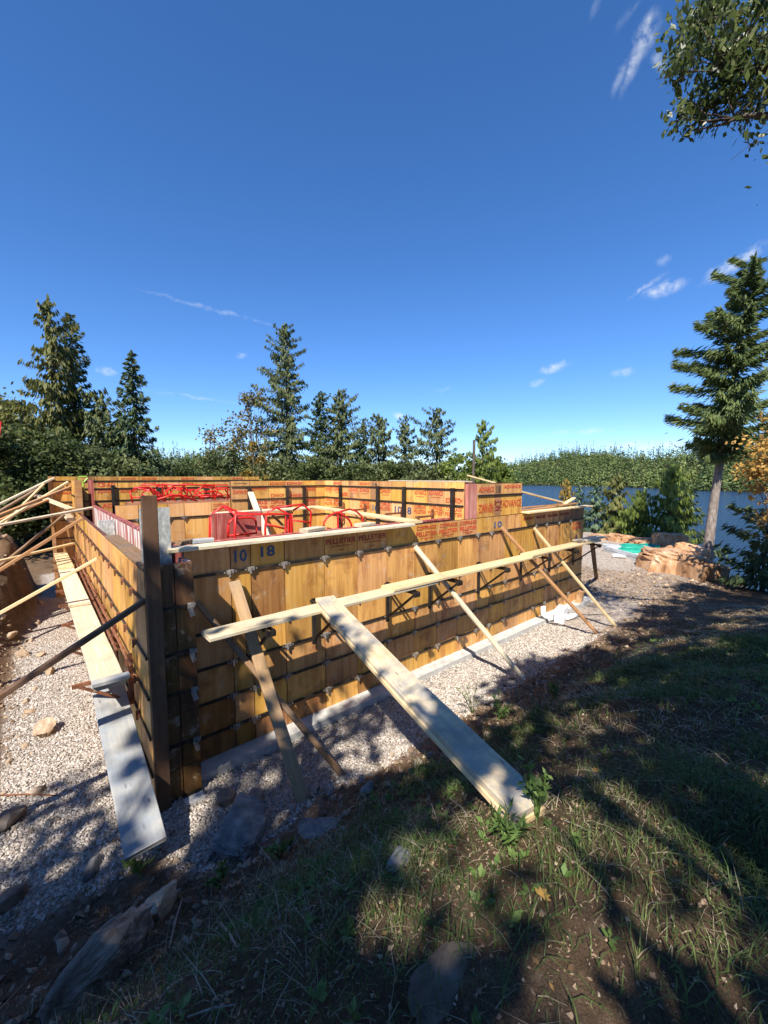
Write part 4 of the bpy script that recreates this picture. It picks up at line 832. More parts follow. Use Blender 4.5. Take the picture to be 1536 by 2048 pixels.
def conifer(label, base, h, rad, seed, mat='spruce', cb=.08, dens=12., spray=.24, per=110, prof=.85, droop=.25, bark='dark_bark', lean=(0, 0), irregular=.3, name='conifer_tree', trunk_r=None, wide=.42, wr=.36):
    vert = {'cedar': .8, 'warm_fir': .6, 'yellow_leaf': .8, 'hemlock': .52, 'spruce': .32, 'blue_fir': .4, 'pine': .22}.get(mat, .4)
    r = np.random.default_rng(seed); base = np.array(base, float); root = empty(name, base, label, 'tree')
    tr = trunk_r or h*.014+.03; lean = np.array([lean[0], lean[1], 0.]); K = 9
    pts = [base+np.array([0, 0, h*s])+lean*h*max(s, 0)**1.3+np.array([math.sin(s*5+seed)*.012*h*s*(1-s), math.cos(s*4+seed)*.012*h*s*(1-s), 0]) for s in np.linspace(-.03, 1, K)]
    tb_ = MB(); tb_.tube(pts, [tr*(1-.93*s) for s in np.linspace(0, 1, K)], 8)
    ptsA = np.array(pts); nb = int(h*dens); PP, DD, NN, LL, TT = [], [], [], [], []
    ph = r.uniform(0, 6.28)
    for i in range(nb):
        s = cb+(1-cb)*((i+r.random())/nb); q = np.array([np.interp(s, np.linspace(-.03, 1, K), ptsA[:, j]) for j in range(3)])
        az = ph+i*2.399+r.normal()*.3; u = (s-cb)/(1-cb)
        lr = rad*(max(1-u, .0)**prof)*(1-irregular+2*irregular*r.random())*(.62+.38*min(u/.12, 1))*(1+irregular*.6*math.sin(az*1.0+ph*3+s*5))+.10
        if r.random() < irregular*.35: lr *= r.uniform(.25, .7)
        el = (-droop*(1-u)+.55*u**2)+r.normal()*.12; d = np.array([math.cos(az), math.sin(az), 0.]); sd = np.array([-d[1], d[0], 0.])
        if lr > .5: tb_.tube([q, q+d*lr*.55+np.array([0, 0, lr*.55*el]), q+d*lr+np.array([0, 0, lr*el+.10*lr])], [max(.012, tr*.22*(1-u)), .008, .004], 3)
        n = max(4, int(per*lr)); t_ = r.random(n)**.75; off = r.normal(size=n)*wide*(1.05-t_)*lr*.55
        p_ = q+d*(t_*lr)[:, None]+sd*off[:, None]+np.array([0, 0, 1.])*((t_*lr*el)+.12*lr*t_**2-np.abs(off)*.22+r.normal(size=n)*.055*lr**.5)[:, None]
        PP.append(p_); DD.append(vert*1.3*np.array([0, 0, -1.])+(1-vert)*unit(d+sd*(np.sign(off)*np.minimum(1.2, np.abs(off)*4/(lr+.1)))[:, None]+np.array([0, 0, 1.])*(el-.25+r.normal(size=n)*.5)[:, None])); NN.append(d*1.0+np.array([0, 0, .5])+r.normal(size=(n, 3))*.5)
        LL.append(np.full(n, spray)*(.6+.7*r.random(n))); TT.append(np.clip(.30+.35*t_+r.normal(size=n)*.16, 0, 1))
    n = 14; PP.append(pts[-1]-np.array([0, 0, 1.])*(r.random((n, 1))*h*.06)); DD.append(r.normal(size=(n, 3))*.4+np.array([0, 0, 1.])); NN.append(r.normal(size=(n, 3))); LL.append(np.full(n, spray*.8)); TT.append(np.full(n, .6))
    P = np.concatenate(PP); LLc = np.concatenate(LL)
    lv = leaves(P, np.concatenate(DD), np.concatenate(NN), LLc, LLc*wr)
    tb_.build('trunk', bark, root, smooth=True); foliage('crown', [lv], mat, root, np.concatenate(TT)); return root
def broadleaf(label, base, h, rad, seed, mat, cb=.3, clusters=60, per=90, leaf=.2, bark='bark', csize=.28, squash=1., name='broadleaf_tree', trunk_r=None, limbs=True, cat='tree', centre=None, hollow=.4):
    r = np.random.default_rng(seed); base = np.array(base, float); root = empty(name, base, label, cat); tr = trunk_r or h*.016+.02
    cz = (cb+1)/2*h if centre is None else centre[2]; cc = base+np.array([0, 0, cz]) if centre is None else base+np.array(centre); rv = (1-cb)*h/2*squash
    tb_ = MB(); K = 7; tb_.tube([base+(cc-base)*np.array([s**1.5, s**1.5, 1])*s if False else base+np.array([(cc-base)[0]*s**1.5, (cc-base)[1]*s**1.5, h*(cb+.5*(1-cb))*s-.15*(s == 0)])+np.array([math.sin(s*6+seed), math.cos(s*5+seed), 0])*.02*h*s*(1-s) for s in np.linspace(0, 1, K)], [tr*(1-.75*s) for s in np.linspace(0, 1, K)], 8)
    V, T = [], []
    for i in range(clusters):
        d = unit(r.normal(size=3)); k = hollow+(1-hollow)*r.random()**.5; sh = np.array([rad, rad, rv])*k; c = cc+d*sh
        if c[2] < base[2]+cb*h*.7: c[2] = base[2]+cb*h*.7+abs(r.normal())*.2
        if limbs and i % 3 == 0:
            st = base+np.array([(cc-base)[0]*.5, (cc-base)[1]*.5, h*(cb*.85+.25*(1-cb)*r.random())]); mid = (st+c)/2+r.normal(size=3)*.06*rad; tb_.tube([st, mid, c], [tr*.35, tr*.2, .008], 4)
        n = int(per*r.uniform(.6, 1.3)); cs = csize*rad*r.uniform(.7, 1.25)
        p_ = c+r.normal(size=(n, 3))*np.array([cs, cs, cs*.6])*.6
        Ls = leaf*(.6+.8*r.random(n)); V.append(leaves(p_, r.normal(size=(n, 3))+np.array([0, 0, -.35]), np.array([0, 0, 1.])+r.normal(size=(n, 3))*.7, Ls, Ls*.62)); T.append(np.clip(.45+r.normal(size=n)*.2+.18*r.normal(), 0, 1))
    tb_.build('trunk', bark, root, smooth=True); foliage('crown', V, mat, root, T); return root
def gbase(px, py, d):
    q = far(px, py, d); q[2] = hz(q[0], q[1]); return q
def top_h(base, px, py):
    """height a tree needs for its tip to be seen at photo row py"""
    d = math.hypot(base[0]-CAM[0], base[1]-CAM[1]); r_ = ray(px, py); return CAM[2]+r_[2]/math.hypot(r_[0], r_[1])*d-base[2]
def cone(label, px, py, d, rad, seed, **k):
    b_ = gbase(px, py, d); return conifer(label, b_, top_h(b_, px, py), rad, seed, **k)
# left group
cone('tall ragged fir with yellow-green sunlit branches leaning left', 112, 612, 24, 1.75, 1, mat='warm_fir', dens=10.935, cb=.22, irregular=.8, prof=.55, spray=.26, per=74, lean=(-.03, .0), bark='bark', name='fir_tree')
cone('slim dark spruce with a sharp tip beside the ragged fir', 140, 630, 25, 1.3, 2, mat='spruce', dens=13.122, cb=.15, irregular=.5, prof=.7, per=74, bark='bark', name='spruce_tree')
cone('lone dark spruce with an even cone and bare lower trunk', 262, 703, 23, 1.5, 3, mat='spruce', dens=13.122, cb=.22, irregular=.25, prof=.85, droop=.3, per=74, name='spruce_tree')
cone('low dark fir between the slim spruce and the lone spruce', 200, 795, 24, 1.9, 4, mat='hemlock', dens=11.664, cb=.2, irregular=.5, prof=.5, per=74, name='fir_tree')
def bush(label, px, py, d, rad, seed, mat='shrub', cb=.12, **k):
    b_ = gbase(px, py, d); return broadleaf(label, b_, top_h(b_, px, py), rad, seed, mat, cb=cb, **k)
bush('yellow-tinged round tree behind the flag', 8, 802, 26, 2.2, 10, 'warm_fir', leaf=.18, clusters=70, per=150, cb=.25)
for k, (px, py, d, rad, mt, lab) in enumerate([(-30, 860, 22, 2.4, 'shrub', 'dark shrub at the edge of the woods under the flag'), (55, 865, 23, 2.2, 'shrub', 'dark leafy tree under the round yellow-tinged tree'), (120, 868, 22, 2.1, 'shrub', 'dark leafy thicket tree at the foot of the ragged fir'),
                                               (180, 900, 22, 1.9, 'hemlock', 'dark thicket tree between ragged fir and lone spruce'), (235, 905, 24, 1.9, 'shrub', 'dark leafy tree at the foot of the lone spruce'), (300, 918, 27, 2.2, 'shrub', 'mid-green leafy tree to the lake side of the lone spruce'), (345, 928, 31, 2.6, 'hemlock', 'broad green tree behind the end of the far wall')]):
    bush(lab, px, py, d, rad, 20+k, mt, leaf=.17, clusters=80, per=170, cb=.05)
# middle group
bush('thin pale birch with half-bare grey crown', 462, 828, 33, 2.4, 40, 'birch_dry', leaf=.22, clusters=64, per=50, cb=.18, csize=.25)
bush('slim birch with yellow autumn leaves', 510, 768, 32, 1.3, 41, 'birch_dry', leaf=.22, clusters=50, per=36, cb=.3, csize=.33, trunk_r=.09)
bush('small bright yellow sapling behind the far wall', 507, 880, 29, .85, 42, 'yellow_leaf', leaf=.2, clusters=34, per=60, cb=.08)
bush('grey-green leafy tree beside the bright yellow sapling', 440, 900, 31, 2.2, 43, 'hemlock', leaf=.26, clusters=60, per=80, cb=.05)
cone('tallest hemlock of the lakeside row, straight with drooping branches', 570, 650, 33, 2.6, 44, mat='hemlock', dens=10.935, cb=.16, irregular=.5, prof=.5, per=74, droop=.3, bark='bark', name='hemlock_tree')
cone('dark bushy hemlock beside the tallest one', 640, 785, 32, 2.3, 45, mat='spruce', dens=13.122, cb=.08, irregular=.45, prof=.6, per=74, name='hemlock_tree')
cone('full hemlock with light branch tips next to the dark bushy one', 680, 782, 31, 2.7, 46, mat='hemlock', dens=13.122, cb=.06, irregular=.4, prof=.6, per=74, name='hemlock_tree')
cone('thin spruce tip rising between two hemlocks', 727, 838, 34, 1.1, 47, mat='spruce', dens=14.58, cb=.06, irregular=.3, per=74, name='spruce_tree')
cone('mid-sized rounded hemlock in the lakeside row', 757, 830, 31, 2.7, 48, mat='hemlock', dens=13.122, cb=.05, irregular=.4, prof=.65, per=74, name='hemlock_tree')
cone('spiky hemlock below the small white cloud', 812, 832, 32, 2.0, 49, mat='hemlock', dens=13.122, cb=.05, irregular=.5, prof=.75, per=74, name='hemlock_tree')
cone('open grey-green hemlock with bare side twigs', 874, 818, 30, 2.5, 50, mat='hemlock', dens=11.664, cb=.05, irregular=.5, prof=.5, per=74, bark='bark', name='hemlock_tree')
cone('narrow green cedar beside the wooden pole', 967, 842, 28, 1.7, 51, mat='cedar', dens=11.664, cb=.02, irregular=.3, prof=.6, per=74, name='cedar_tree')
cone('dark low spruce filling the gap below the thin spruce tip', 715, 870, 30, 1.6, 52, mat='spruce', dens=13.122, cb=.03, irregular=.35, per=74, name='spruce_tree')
for k, (px, py, d, rad, mt, lab) in enumerate([(545, 915, 30, 1.9, 'hemlock', 'leafy undergrowth tree below the tallest hemlock'), (610, 915, 29, 1.8, 'shrub', 'dark leafy bush below the bushy hemlock'), (700, 922, 28, 1.7, 'shrub', 'dark bush in the shade of the rounded hemlock'), (790, 918, 28, 1.6, 'shrub', 'green bush between the rounded and the spiky hemlock'),
                                               (845, 918, 28, 1.6, 'hemlock', 'green bush left of the open hemlock foot'), (915, 912, 29, 1.8, 'cedar', 'bright green bush between open hemlock and pole'), (985, 915, 30, 1.4, 'cedar', 'low green bush behind the propped board'), (390, 925, 28, 2., 'shrub', 'low dark bush behind the far wall end')]):
    bush(lab, px, py, d, rad, 60+k, mt, leaf=.22, clusters=60, per=80, cb=.03)
q = gbase(947, 950, 24); mb = MB(); zt = q[2]+top_h(q, 947, 880); mb.tube([q+(0, 0, -.2), (q[0], q[1], zt)], [.09, .075], 8); tag(mb.build('wooden_pole', 'dark_bark'), 'plain wooden pole standing before the narrow cedar', 'pole')
# shore trees on the right
def lowcone(label, px, ptop, pbase, d, rad, seed, **k):
    b_ = far(px, pbase, d); b_[2] = min(b_[2], hz(b_[0], b_[1])); return conifer(label, b_, top_h(b_, px, ptop), rad, seed, **k)
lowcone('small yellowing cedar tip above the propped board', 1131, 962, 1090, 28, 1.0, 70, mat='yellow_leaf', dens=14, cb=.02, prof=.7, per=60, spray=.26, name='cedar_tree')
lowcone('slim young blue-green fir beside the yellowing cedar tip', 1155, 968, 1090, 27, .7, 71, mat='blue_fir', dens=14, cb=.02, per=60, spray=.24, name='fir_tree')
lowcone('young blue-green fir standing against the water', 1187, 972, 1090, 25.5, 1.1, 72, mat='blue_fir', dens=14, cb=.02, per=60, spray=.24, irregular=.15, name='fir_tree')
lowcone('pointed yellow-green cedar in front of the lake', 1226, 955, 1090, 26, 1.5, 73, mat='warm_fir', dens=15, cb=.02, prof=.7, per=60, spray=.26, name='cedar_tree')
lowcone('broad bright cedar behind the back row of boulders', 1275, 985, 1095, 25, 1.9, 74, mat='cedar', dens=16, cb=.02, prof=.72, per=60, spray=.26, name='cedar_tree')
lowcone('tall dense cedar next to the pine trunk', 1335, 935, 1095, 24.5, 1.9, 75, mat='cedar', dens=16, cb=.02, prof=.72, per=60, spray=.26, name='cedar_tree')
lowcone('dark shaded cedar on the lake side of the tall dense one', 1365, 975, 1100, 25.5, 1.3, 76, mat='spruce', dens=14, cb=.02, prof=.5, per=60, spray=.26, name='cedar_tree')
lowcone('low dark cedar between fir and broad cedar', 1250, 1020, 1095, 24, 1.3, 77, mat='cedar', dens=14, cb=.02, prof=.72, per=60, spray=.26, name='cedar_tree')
# big pine
pb = far(1408, 1172, 18.0); ph_ = top_h(pb, 1480, 515)
conifer('big white pine with a pale bare lower trunk beside the rock wall', pb, ph_, 1.75, 80, mat='pine', cb=.40, dens=8.5, spray=.28, per=300, prof=.55, droop=-.02, bark='pine_bark', lean=(.055, -.058), irregular=.5, trunk_r=.185, name='pine_tree', wide=.38, wr=.17)
sb = far(1525, 1165, 15.5); conifer('dark low spruce at the bluff edge beyond the bare ground', sb-np.array([0, 0, .4]), top_h(sb, 1525, 1000), 1.3, 81, mat='spruce', cb=.02, dens=16, spray=.26, per=60, prof=.5, name='spruce_tree')
ob = far(1580, 1170, 14.0); ob[2] = hz(ob[0], ob[1])-.2
broadleaf('maple with orange autumn leaves at the edge of the bluff', ob, top_h(ob, 1560, 800), 1.05, 82, 'orange_leaf', cb=.35, clusters=50, per=90, leaf=.12)

# trees behind the camera whose shade falls on the bank
def shade(label, x, y, h, rad, seed, kind='con', **k):
    b_ = np.array([x, y, hz(x, y)]); 
    if kind == 'con': conifer(label, b_, h, rad, seed, mat='pine', cb=.25, dens=5, spray=.45, per=20, prof=.5, irregular=.5, name='pine_tree', **k)
    else: broadleaf(label, b_, h, rad, seed, 'maple', cb=.38, clusters=38, per=85, leaf=.23, csize=.25, name='maple_tree', **k)
shade('maple behind the bank shading the corner of the forms', -7.0, -5.7, 9.2, 1.9, 90, 'b')
shade('maple shading the middle of the bank', -4.0, -10.7, 12, 2.8, 91, 'b')
shade('maple shading the ramp foot', -1.0, -10.2, 12, 3.0, 92, 'b')
shade('maple shading the grass beside the ramp', 2.0, -10.4, 13, 2.9, 93, 'b')
shade('maple shading the straw-covered ground', 5.0, -11.6, 11.5, 3.0, 94, 'b')
for k_, (x_, lab_) in enumerate([(-2.9, 'slim maple shading the grass just past the ramp foot'), (-.15, 'slim maple shading the middle of the grassy bank'), (2.55, 'slim maple shading the straw beyond the grass'), (5.35, 'slim maple shading the bare ground toward the lake')]):
    shade(lab_, x_, -7.25, 9.3, 1.5, 97+k_, 'b')
shade('maple shading the near end of the trench', -8.2, -7.8, 9.0, 2.2, 96, 'b')
shade('pine shading the trench end', -9.8, -7.6, 11.5, 2.0, 95, 'con')
# maple whose limb hangs into the picture
mbase = np.array([7.2, -9.2, 0]); mbase[2] = hz(7.2, -9.2); mr = empty('maple_tree', mbase, 'green maple reaching its leafy limbs over the bank from the side', 'tree')
tbm = MB(); tbm.tube([mbase+(0, 0, -.2), mbase+(-.1, .05, 3), mbase+(-.1, .1, 7), mbase+(.1, 0, 11)], [.20, .17, .12, .05], 9)
V, T = [], []; r = np.random.default_rng(8)
LD = 6.0
clus = [(1395, 60, .5), (1430, 90, .55), (1380, 105, .4), (1460, 110, .5), (1420, 140, .45), (1360, 130, .25), (1400, 40, .35), (1500, 130, .45), (1530, 90, .5), (1355, 160, .22), (1440, 170, .35), (1390, 225, .32), (1420, 240, .38), (1360, 252, .22), (1450, 215, .36), (1490, 205, .42), (1525, 200, .45), (1395, 250, .25), (1560, 150, .6), (1590, 210, .6), (1560, 20, .6), (1415, 25, .4), (1450, 60, .45), (1490, 90, .45), (1470, 150, .35), (1420, 10, .3), (1525, 10, .25), (1620, 100, .9), (1680, 160, 1.0), (1700, 40, 1.1)]
j1 = far(1700, 120, LD+.4)
tbm.tube([mbase+(-.1, .08, 5.2), (mbase+(-.1, .08, 5.6)+j1)/2, j1, far(1530, 140, LD), far(1480, 148, LD), far(1440, 128, LD), far(1400, 110, LD)], [.09, .07, .055, .035, .025, .014, .006], 6)
tbm.tube([j1, far(1560, 230, LD), far(1485, 232, LD), far(1440, 250, LD), far(1380, 262, LD)], [.05, .035, .022, .012, .005], 6)
for (px, py, cr) in clus:
    c = far(px, py-18, LD+r.normal()*.25); n = int(125*cr/.4*r.uniform(.8, 1.2)); hub = far(1480, 148, LD) if py < 185 else far(1470, 236, LD)
    if px > 1540: hub = j1
    tbm.tube([hub, (hub+c)/2+r.normal(size=3)*.06, c], [.012, .008, .004], 4)
    for _ in range(5): e_ = c+r.normal(size=3)*cr*.4; tbm.tube([c+(hub-c)*r.uniform(0, .3), e_], [.005, .002], 3); p_ = c+np.clip(r.normal(size=(n, 3)), -1.7, 1.7)*cr*.36; Ls = .092*(.6+.8*r.random(n))
    V.append(leaves(p_, r.normal(size=(n, 3))*.6+np.array([-.1, 0, -.8]), r.normal(size=(n, 3))+np.array([0, 0, .4]), Ls, Ls*.42)); T.append(np.clip(.45+r.normal(size=n)*.22+.1*r.normal(), 0, 1))
for i in range(80):
    c = mbase+np.array([.2, -.6, 8.])+unit(r.normal(size=3))*np.array([2.6, 2.6, 3.2])*(.4+.6*r.random()**.5); n = 70; p_ = c+r.normal(size=(n, 3))*.45; Ls = .2*(.6+.8*r.random(n))
    V.append(leaves(p_, r.normal(size=(n, 3))*.7+np.array([0, 0, -.6]), r.normal(size=(n, 3))+np.array([0, 0, .6]), Ls, Ls*.5)); T.append(np.clip(.45+r.normal(size=n)*.2, 0, 1))
tbm.build('trunk', 'dark_bark', mr, smooth=True); foliage('crown', V, 'maple', mr, T)

# far forest on the hills across the lake: one mass
r = np.random.default_rng(77); V, T = [], []
azs = np.radians(r.uniform(2, 98, 9000)); sr = shore_r(azs); rr = sr-16+380*r.random(9000)**1.25; fx = CAM[0]+rr*np.cos(azs); fy = CAM[1]+rr*np.sin(azs); fz = H(fx, fy, False); ok = fz > LAKE-.6; fx, fy, fz, rr = fx[ok], fy[ok], fz[ok], rr[ok]
nT = len(fx); per = 36; hh = 4+15*r.random(nT)**1.6; con = r.random(nT) < .28; rad = np.where(con, r.uniform(1.4, 2.3, nT), r.uniform(2.2, 4.0, nT)); hh = np.where(con, hh*1.5, hh)
k = r.random((nT, per)); phi = r.uniform(0, 6.283, (nT, per)); prof_ = np.where(con[:, None], 1.02-k, np.sqrt(np.clip(1-(2*k-1)**2, 0, 1))*.95+.12); q = np.sqrt(r.random((nT, per)))*.55+.5
px_ = fx[:, None]+np.cos(phi)*rad[:, None]*prof_*q; py_ = fy[:, None]+np.sin(phi)*rad[:, None]*prof_*q; pz_ = fz[:, None]+hh[:, None]*(.06+.94*k)
PPs = np.stack([px_, py_, pz_], -1).reshape(-1, 3); nrm = np.stack([np.cos(phi), np.sin(phi), .5+.6*k], -1).reshape(-1, 3)+r.normal(size=(nT*per, 3))*.35
tan = np.cross(nrm, r.normal(size=(nT*per, 3))); Ls = np.repeat(np.where(con, 1.4, 1.8), per)*(.6+.7*r.random(nT*per))
tt = np.clip(np.repeat(np.where(con, .18, .55)+fbm(fx, fy, .02, 3, 12)*.9+r.normal(size=nT)*.36, per)+r.normal(size=nT*per)*.12, 0, 1)
ff = foliage('far_forest', [leaves(PPs, tan, nrm, Ls, Ls*.75)], 'hill', None, tt); tag(ff, 'mixed green forest covering the hills across the lake', 'forest', kind='stuff')

# ------------------------------------------------------------------ loose gravel, rubble, grass
r = np.random.default_rng(3)
def pts_in(n, xr, yr, f):
    x = r.uniform(*xr, n); y = r.uniform(*yr, n); keep = r.random(n) < f(x, y); return x[keep], y[keep]
def stones(name, x, y, sz, mat, label, cat):
    n = len(x); O = np.array([(1, 0, 0), (-1, 0, 0), (0, 1, 0), (0, -1, 0), (0, 0, 1), (0, 0, -1)], float); OF = np.array([(0, 2, 4), (2, 1, 4), (1, 3, 4), (3, 0, 4), (2, 0, 5), (1, 2, 5), (3, 1, 5), (0, 3, 5)])
    V = O[None]*(1+r.normal(size=(n, 6, 1))*.18)*sz[:, None, None]*r.uniform(.6, 1.25, (n, 1, 3)); V += r.normal(size=V.shape)*sz[:, None, None]*.22
    a = r.uniform(0, 6.283, n); ca, sa = np.cos(a)[:, None], np.sin(a)[:, None]; X = V[..., 0]*ca-V[..., 1]*sa; Y = V[..., 0]*sa+V[..., 1]*ca; b_ = r.normal(size=n)*.6; Zz = V[..., 2]*np.cos(b_)[:, None]+X*np.sin(b_)[:, None]
    W_ = np.stack([X+x[:, None], Y+y[:, None], Zz+(H(x, y)+sz*.25)[:, None]], -1).reshape(-1, 3); F = (OF[None]+6*np.arange(n)[:, None, None]).reshape(-1, 3)
    me = npmesh(name, W_, F, MT[mat], np.repeat(np.clip(r.normal(size=n)*.22+.5, 0, 1), 8)); return tag(link(name, me), label, cat, kind='stuff')
gx, gy = pts_in(190000, (-2.4, 7.5), (-1.7, 5.5), lambda x, y: (masks(x, y)[0] > .35)*(((y < .0) & (y > -1.7)) | (x < -.55))*np.clip(1.6-np.hypot(x-CAM[0], y-CAM[1])/11, .12, 1))
stones('gravel', gx, gy, .006+.014*r.random(len(gx))**1.6, 'gravel', 'pale crushed gravel around the foot of the forms', 'gravel')
MT['rubble'] = leafmat('dirt_rubble', (.10, .068, .045), (.235, .16, .105), (.42, .33, .24), 0., .9)
gx2, gy2 = pts_in(60000, (-2.6, 14), (-4.6, 6), lambda x, y: (((y < -.9) & (y > -4.6)) | ((x < -1.3) & (y > -1.5)) | (x > 9))*(masks(x, y)[0] < .8)**np.where(x > 6, .35, 1)*np.where(y < -2.4, .22, .95))
stones('rubble', gx2, gy2, (.006+.034*r.random(len(gx2))**2.8)*np.where(gy2 < -2.3, .42, 1), 'rubble', 'brown dirt crumbs and stone chips along the bank', 'rubble')

gx3, gy3 = pts_in(70000, (-2.4, 5), (-5.2, -1.0), lambda x, y: (masks(x, y)[0] < .6)*np.clip(.35+2.*fbm(x, y, 2., 3, 88), .08, 1)*np.clip(1.5-np.hypot(x-CAM[0], y-CAM[1])/4, .1, 1))
stones('soil_crumbs', gx3, gy3, .0025+.008*r.random(len(gx3))**2.2, 'rubble', 'fine brown soil crumbs covering the near bank', 'soil')
def blades(n, xr, yr, f, hr, wd, lean, mat, name, label, flat=0.):
    x, y = pts_in(n, xr, yr, f); n = len(x); d = np.hypot(x-CAM[0], y-CAM[1]); z = H(x, y); h = r.uniform(*hr, n); a = r.uniform(0, 6.283, n)
    la = np.abs(r.normal(size=n))*lean+.1; dirv = np.stack([np.cos(a), np.sin(a), np.zeros(n)], -1); sd = np.stack([-np.sin(a), np.cos(a), np.zeros(n)], -1); B = np.stack([x, y, z-.005], -1); w = (wd*(.6+.8*r.random(n))*np.clip(d/3., .8, 2.2))[:, None]
    m1 = B+dirv*(la*h*.35)[:, None]+np.array([0, 0, 1.])*(h*.55*(1-flat))[:, None]+np.array([0, 0, .008]); t1 = B+dirv*(la*h*1.05)[:, None]+np.array([0, 0, 1.])*(h*(1-.35*np.clip(la, 0, 2))*(1-flat)).clip(.01)[:, None]
    V = np.stack([B-sd*w*.5, B+sd*w*.5, m1+sd*w*.42, m1-sd*w*.42, t1+sd*w*.06, t1-sd*w*.06], 1).reshape(-1, 3); F = (np.array([(0, 1, 2, 3), (3, 2, 4, 5)])[None]+6*np.arange(n)[:, None, None]).reshape(-1, 4)
    cl = fbm(x, y, 1.6, 3, 55)*1.1; tt = np.clip(.45+cl+r.normal(size=n)*.2, 0, 1)
    return tag(link(name, npmesh(name, V, F, MT[mat], np.repeat(tt, 2))), label, 'grass', kind='stuff')
def gden(x, y):
    g_ = masks(x, y)[1]; return g_*np.clip(.26+1.9*fbm(x, y, .9, 3, 61)+1.0*fbm(x, y, 3.2, 3, 62), .03, 1)*np.clip(1.35-np.hypot(x-CAM[0], y-CAM[1])/9, .25, 1)
blades(330000, (-2.5, 9), (-6, -1.8), gden, (.03, .12), .0048, .9, 'grass', 'grass', 'short patchy grass growing on the shaded bank')
blades(110000, (-2.5, 11), (-6, -1.7), lambda x, y: np.clip(masks(x, y)[1]+.30, 0, 1)*np.clip(.35+1.5*fbm(x, y, 1.2, 3, 91), .05, 1), (.03, .10), .0045, 1.3, 'straw', 'dry_grass', 'dry straw and dead grass lying on the bank', flat=.75)
MT['litter'] = leafmat('leaf_litter', (.07, .042, .022), (.15, .09, .04), (.30, .18, .065), .2)
lx, ly = pts_in(2600, (-2, 9), (-5.5, -1.6), lambda x, y: (masks(x, y)[0] < .3)*.8); a = r.uniform(0, 6.283, len(lx)); D = np.stack([np.cos(a), np.sin(a), r.normal(size=len(lx))*.3], -1); Ls = r.uniform(.015, .045, len(lx))
tag(foliage('leaf_litter', [leaves(np.stack([lx, ly, H(lx, ly)+.012], -1), D, np.array([0, 0, 1.])+r.normal(size=(len(lx), 3))*.4, Ls, Ls*.6)], 'litter', None, np.clip(r.normal(size=len(lx))*.3+.4, 0, 1)), 'small dead leaves scattered over the bank', 'leaves', kind='stuff')
# broad low weeds as ground cover
wx, wy = pts_in(5200, (-1.5, 7), (-5.5, -1.8), lambda x, y: masks(x, y)[1]*np.clip(.1+2.6*fbm(x, y, .8, 3, 71), 0, 1)); wn = len(wx); V, T = [], []
for k_ in range(6):
    a = r.uniform(0, 6.283, wn); el = r.uniform(.1, .8, wn); D = np.stack([np.cos(a)*np.cos(el), np.sin(a)*np.cos(el), np.sin(el)], -1); Ls = r.uniform(.025, .06, wn); P_ = np.stack([wx, wy, H(wx, wy)+.015], -1)+D*Ls[:, None]*.6
    V.append(leaves(P_, D, np.array([0, 0, 1.])+r.normal(size=(wn, 3))*.3, Ls, Ls*.55)); T.append(np.clip(.5+r.normal(size=wn)*.2, 0, 1))
tag(foliage('ground_cover', V, 'weed', None, T), 'low broad-leaved weeds spread through the grass', 'weeds', kind='stuff')
def weed(label, px, py, hgt, n, seed, spread=.12, leaf=.06, mat='weed', thin=.4):
    q = at(px, py, 2, .9)
    for _ in range(8): q = at(px, py, 2, hz(q[0], q[1]))
    rr_ = np.random.default_rng(seed); root = empty('weed_plant', q, label, 'plant'); st = MB(); V, T = [], []
    for i in range(n):
        a = rr_.uniform(0, 6.28); tip = q+np.array([math.cos(a)*spread*rr_.uniform(.3, 1), math.sin(a)*spread*rr_.uniform(.3, 1), hgt*rr_.uniform(.6, 1)]); mid = (q+tip)/2+np.array([0, 0, hgt*.12]); st.tube([q-np.array([0, 0, .02]), mid, tip], [.004, .003, .0015], 4)
        m_ = 14; s_ = rr_.uniform(.25, 1, m_)[:, None]; P_ = np.where(s_ < .5, q+(mid-q)*s_*2, mid+(tip-mid)*(s_-.5)*2); D = rr_.normal(size=(m_, 3))*.7+np.array([0, 0, .5]); Ls = leaf*rr_.uniform(.6, 1.2, m_); V.append(leaves(P_+unit(D)*Ls[:, None]*.5, D, np.array([0, 0, 1.])+rr_.normal(size=(m_, 3))*.4, Ls, Ls*thin)); T.append(np.clip(.5+rr_.normal(size=m_)*.2, 0, 1))
    st.build('stem', 'weed', root); foliage('leaves', V, mat, root, T)
weed('leafy weed growing at the foot of the ramp plank', 1075, 1640, .30, 9, 1)
weed('second weed beside the ramp foot with narrow leaves', 1020, 1700, .22, 8, 2, leaf=.07, thin=.25)
weed('sunlit pale weed on the near bank above the tan boulder', 440, 1775, .12, 8, 3, leaf=.05)
weed('dark green weed under the end of the grey ramp plank', 275, 1745, .12, 7, 4, leaf=.07, thin=.3)
weed('tall wispy weed at the edge of the front gravel', 945, 1425, .42, 8, 5, leaf=.05, spread=.25, thin=.2)
weed('tuft of weeds between gravel and dirt below the pale brace', 1000, 1440, .30, 9, 6, leaf=.08, spread=.22, thin=.2)
weed('round-leaved weed at the edge of the shade', 1110, 1395, .16, 5, 7, leaf=.08, thin=.6)
weed('small weed in the shade beside the buried boulder', 560, 1710, .10, 6, 8, leaf=.05, thin=.5)
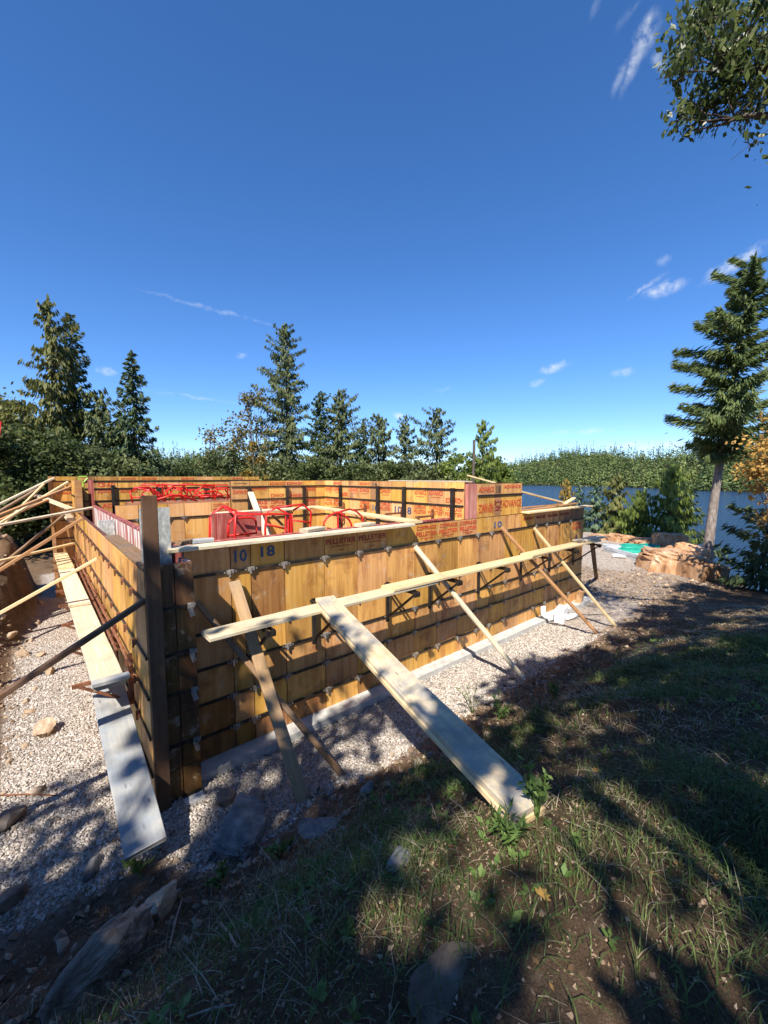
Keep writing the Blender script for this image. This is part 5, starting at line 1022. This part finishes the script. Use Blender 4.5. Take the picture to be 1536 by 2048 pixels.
for k, (a_, b_, rd_, lab) in enumerate([((365, 1800), (338, 1900), .006, 'bent grey stick propped on the sunlit boulder'), ((375, 2040), (470, 2015), .004, 'thin yellow stalk lying on the near bank'), ((900, 1600), (955, 1665), .005, 'grey stick lying in the dirt below the ramp'), ((0, 1593), (120, 1593), .008, 'dark rod lying across the gravel of the trench'), ((1130, 1645), (1180, 1668), .004, 'short twig beside the ramp foot'), ((440, 1850), (475, 1900), .007, 'pale root stub sticking out of the bank')]):
    A_ = at(*a_, 2, .9); B_ = at(*b_, 2, .9)
    for _ in range(8): A_ = at(*a_, 2, hz(A_[0], A_[1])); B_ = at(*b_, 2, hz(B_[0], B_[1]))
    mid = (A_+B_)/2; mid[2] = max(hz(mid[0], mid[1])+.02, mid[2]); mb = MB(); mb.tube([A_+(0, 0, .012), mid+(0, 0, .01), B_+(0, 0, .012)], [rd_, rd_, rd_*.6], 5); tag(mb.build('stick', 'rust' if k == 3 else 'stick'), lab, 'stick')
for k, (px, py, mt, lab) in enumerate([(1083, 1805, 'orange_leaf', 'fallen yellow-orange leaf on the bare patch of the bank'), (1195, 1552, 'orange_leaf', 'red-orange fallen leaf in the sunlit grass')]):
    q = at(px, py, 2, 1.2)
    for _ in range(8): q = at(px, py, 2, hz(q[0], q[1]))
    V = []; rr_ = np.random.default_rng(k)
    for j in range(5):
        a = j*.7-1.4+k; D = np.array([[math.cos(a), math.sin(a), .15]]); V.append(leaves(q+np.array([[0, 0, .03]])+D*.018, D, np.array([[0, 0, 1.]]), .045, .022))
    o = foliage('fallen_leaf', V, mt, None, np.full(5, .6)); tag(o, lab, 'leaf')
# flag at the edge of the woods
fb = gbase(-46, 950, 20); fl = empty('flag', fb, 'red and white flag hanging limp on a pole before the dark trees', 'flag')
mb = MB(); mb.tube([fb+(0, 0, -.2), fb+(0, 0, 6.)], .035, 8); mb.build('pole', 'grey_plastic', fl)
z1_ = fb[2]+top_h(fb, 0, 815); Hh = 1.7
def cloth(u0, u1, mt):
    n = 9; V = []; F = []
    for i in range(n):
        v = i/(n-1)
        for j in range(5):
            u = u0+(u1-u0)*j/4; off = RT*(.08+u*.85-.12*v*u*2)+np.array([FW[0], FW[1], 0])*math.sin(u*14+v*2)*.07; V.append(np.array([fb[0], fb[1], z1_-v*Hh*(1-.15*u)-u*.55])+off)
    for i in range(n-1):
        for j in range(4): a = i*5+j; F.append((a, a+1, a+6, a+5))
    V = np.array(V); V2 = V+np.array([FW[0], FW[1], 0])*.004; mb = MB(); mb.add(V, F); mb.add(V2, [tuple(reversed(f)) for f in F]); mb.build('cloth_band', mt, fl, smooth=True)
cloth(0, .28, 'flag_red'); cloth(.28, .72, 'flag_white'); cloth(.72, 1., 'flag_red')
